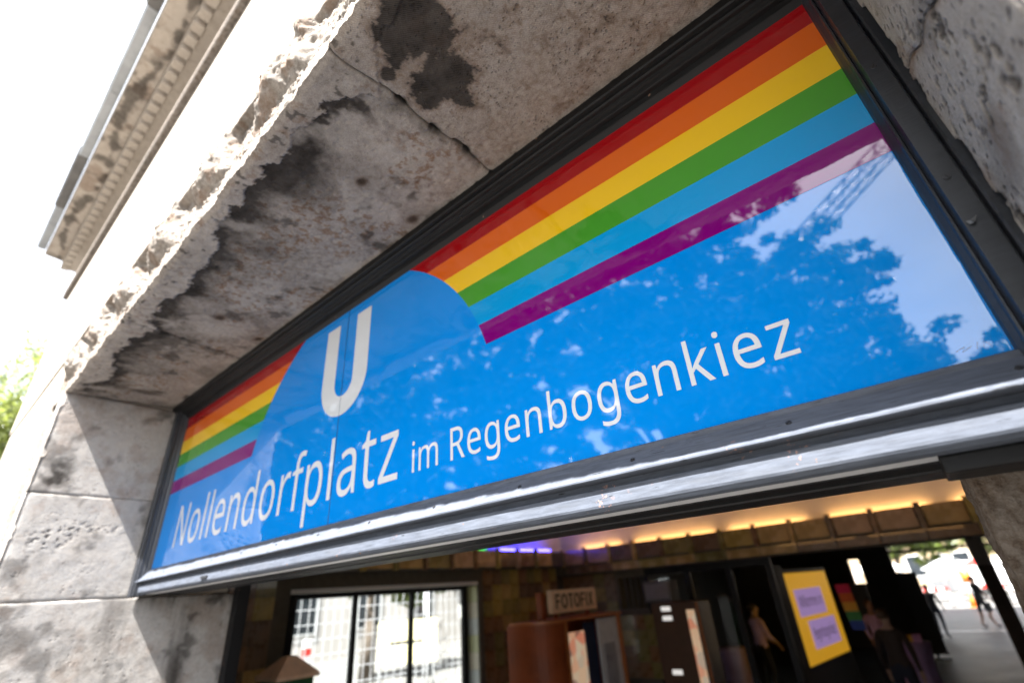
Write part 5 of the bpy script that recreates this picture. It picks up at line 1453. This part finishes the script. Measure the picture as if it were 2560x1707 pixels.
for k, (x, y, a) in enumerate(((-26, -20, 1.1), (-38, -21, 2.3), (-51, -20, 3.6))):
    c = proto.copy(); COL.objects.link(c); c.location = (x, y, 0); c.rotation_euler = (0, 0, (a % .7) - .35 + (math.pi if k % 2 else 0)); c['label'] = labs[k]
    for ch in proto.children:
        d = ch.copy(); COL.objects.link(d); d.parent = c
# sunlit trees down the street past the building's corner
tree((-21, .9, 0), [(0, .3, 10.3, 2.2, 2.8, 3.1), (-1, 1.0, 7.4, 2.0, 2.6, 2.6), (.3, -1.8, 8.4, 1.6, 1.9, 2.0), (0, -.6, 5.6, 1.9, 2.4, 1.8)], 24000, .085, LEAFS[4], 21, 'sunlit pale green tree past the corner of the building', 'trees down the street', sp=2.6)
tree((-27, -1.5, 0), [(0, 0, 10.0, 3.0, 3.0, 3.0), (.5, 1.4, 7.0, 2.6, 2.6, 2.6)], 14000, .10, LEAFS[4], 22, 'further sunlit tree behind the one at the building corner', 'trees down the street', sp=2.6)

tree((-1.0, 58, 0), [(0, 0, 5.2, 3.2, 2.6, 2.6), (2.4, 0, 4.4, 2.4, 2.2, 2.0)], 12000, .16, LEAFS[3], 31, 'green tree behind the white tents beyond the far exit')
tree((8.5, 60, 0), [(0, 0, 5.6, 3.0, 2.6, 2.8), (-2.2, 0, 4.6, 2.4, 2.2, 2.2)], 12000, .16, LEAFS[3], 32, 'green tree behind the van beyond the far exit')
tree((-13.5, 11.0, 0), [(0, 0, 3.9, 1.6, 1.8, 1.6), (.3, 2.6, 3.9, 1.7, 1.8, 1.6)], 9000, .11, LEAFS[3], 33, 'low leafy tree seen through the first panes of the hall window')
tree((-12.5, 17.5, 0), [(0, 0, 3.6, 1.9, 2.2, 1.8)], 7000, .11, LEAFS[3], 34, 'low leafy tree seen through the last pane of the hall window')
fh = empty('far_house', (4, 74, 0), 'ochre house front far beyond the tents', 'house')
box('wall', plain('ochre_render', (.36, .27, .17), .9, 0, .1, .5), fh, -20, 20, 0, 8, -.02, 13)
for i in range(9):
    for j in range(3):
        w_ = box('window', M_WHITEP, fh, -18 + i * 4.2, -16.4 + i * 4.2, -.06, -.002, 1.0 + j * 3.4, 3.2 + j * 3.4)
        box('pane', M_VGL, w_, -17.9 + i * 4.2, -16.5 + i * 4.2, -.07, -.061, 1.1 + j * 3.4, 3.1 + j * 3.4)
box('roof', plain('roof_tile_brown', (.15, .07, .05), .8), fh, -20.4, 20.4, -.4, 8.4, 13.001, 13.6)

# ================================================================== tower crane
M_CRANE = plain('crane_paint', (.10, .12, .16), .5, .2)
crn = empty('tower_crane', (-9, -40, 0), 'lattice tower crane with raised jib mirrored at the right of the sign', 'crane')


def lattice(name, a, b, w, n, r1, r2):
    a = Vector(a); b = Vector(b); d = (b - a).normalized(); u = d.cross(Vector((0, 1, 0))).normalized(); v = d.cross(u)
    cs = [u * w * .5 + v * w * .5, u * -w * .5 + v * w * .5, u * -w * .5 - v * w * .5, u * w * .5 - v * w * .5]
    mb = MB()
    for c in cs:
        mb.tube([a + c, b + c], r1, 6)
    for i in range(n):
        p = a.lerp(b, i / n); q = a.lerp(b, (i + 1) / n)
        for k in range(4):
            mb.tube([p + cs[k], q + cs[(k + 1) % 4]], r2, 4, False); mb.tube([p + cs[k], p + cs[(k + 1) % 4]], r2, 4, False)
    return mb.build(name, M_CRANE, crn)
lattice('mast', (0, 0, -.02), (0, 0, 20.5), 1.9, 12, .12, .06)
lattice('jib', (0, 0, 19.3), (33, 0, 40.1), 1.3, 24, .075, .042)
lattice('counter_jib', (-.5, 0, 19.6), (-7, 0, 19.6), 1.3, 6, .1, .05)
box('counterweight', M_CONC, crn, -7, -4.8, -.8, .8, 17.4, 18.9)
box('cab', plain('cab_paint', (.5, .5, .5), .4), crn, -.8, .8, -1.9, -.8, 18, 20.2)
MB().tube([(-.5, 0, 20), (-1.5, 0, 27)], .12, 6).build('a_frame', M_CRANE, crn)
MB().tube([(-1.5, 0, 27), (30, 0, 38.5)], .03, 5).build('pendant_cable', M_CRANE, crn)
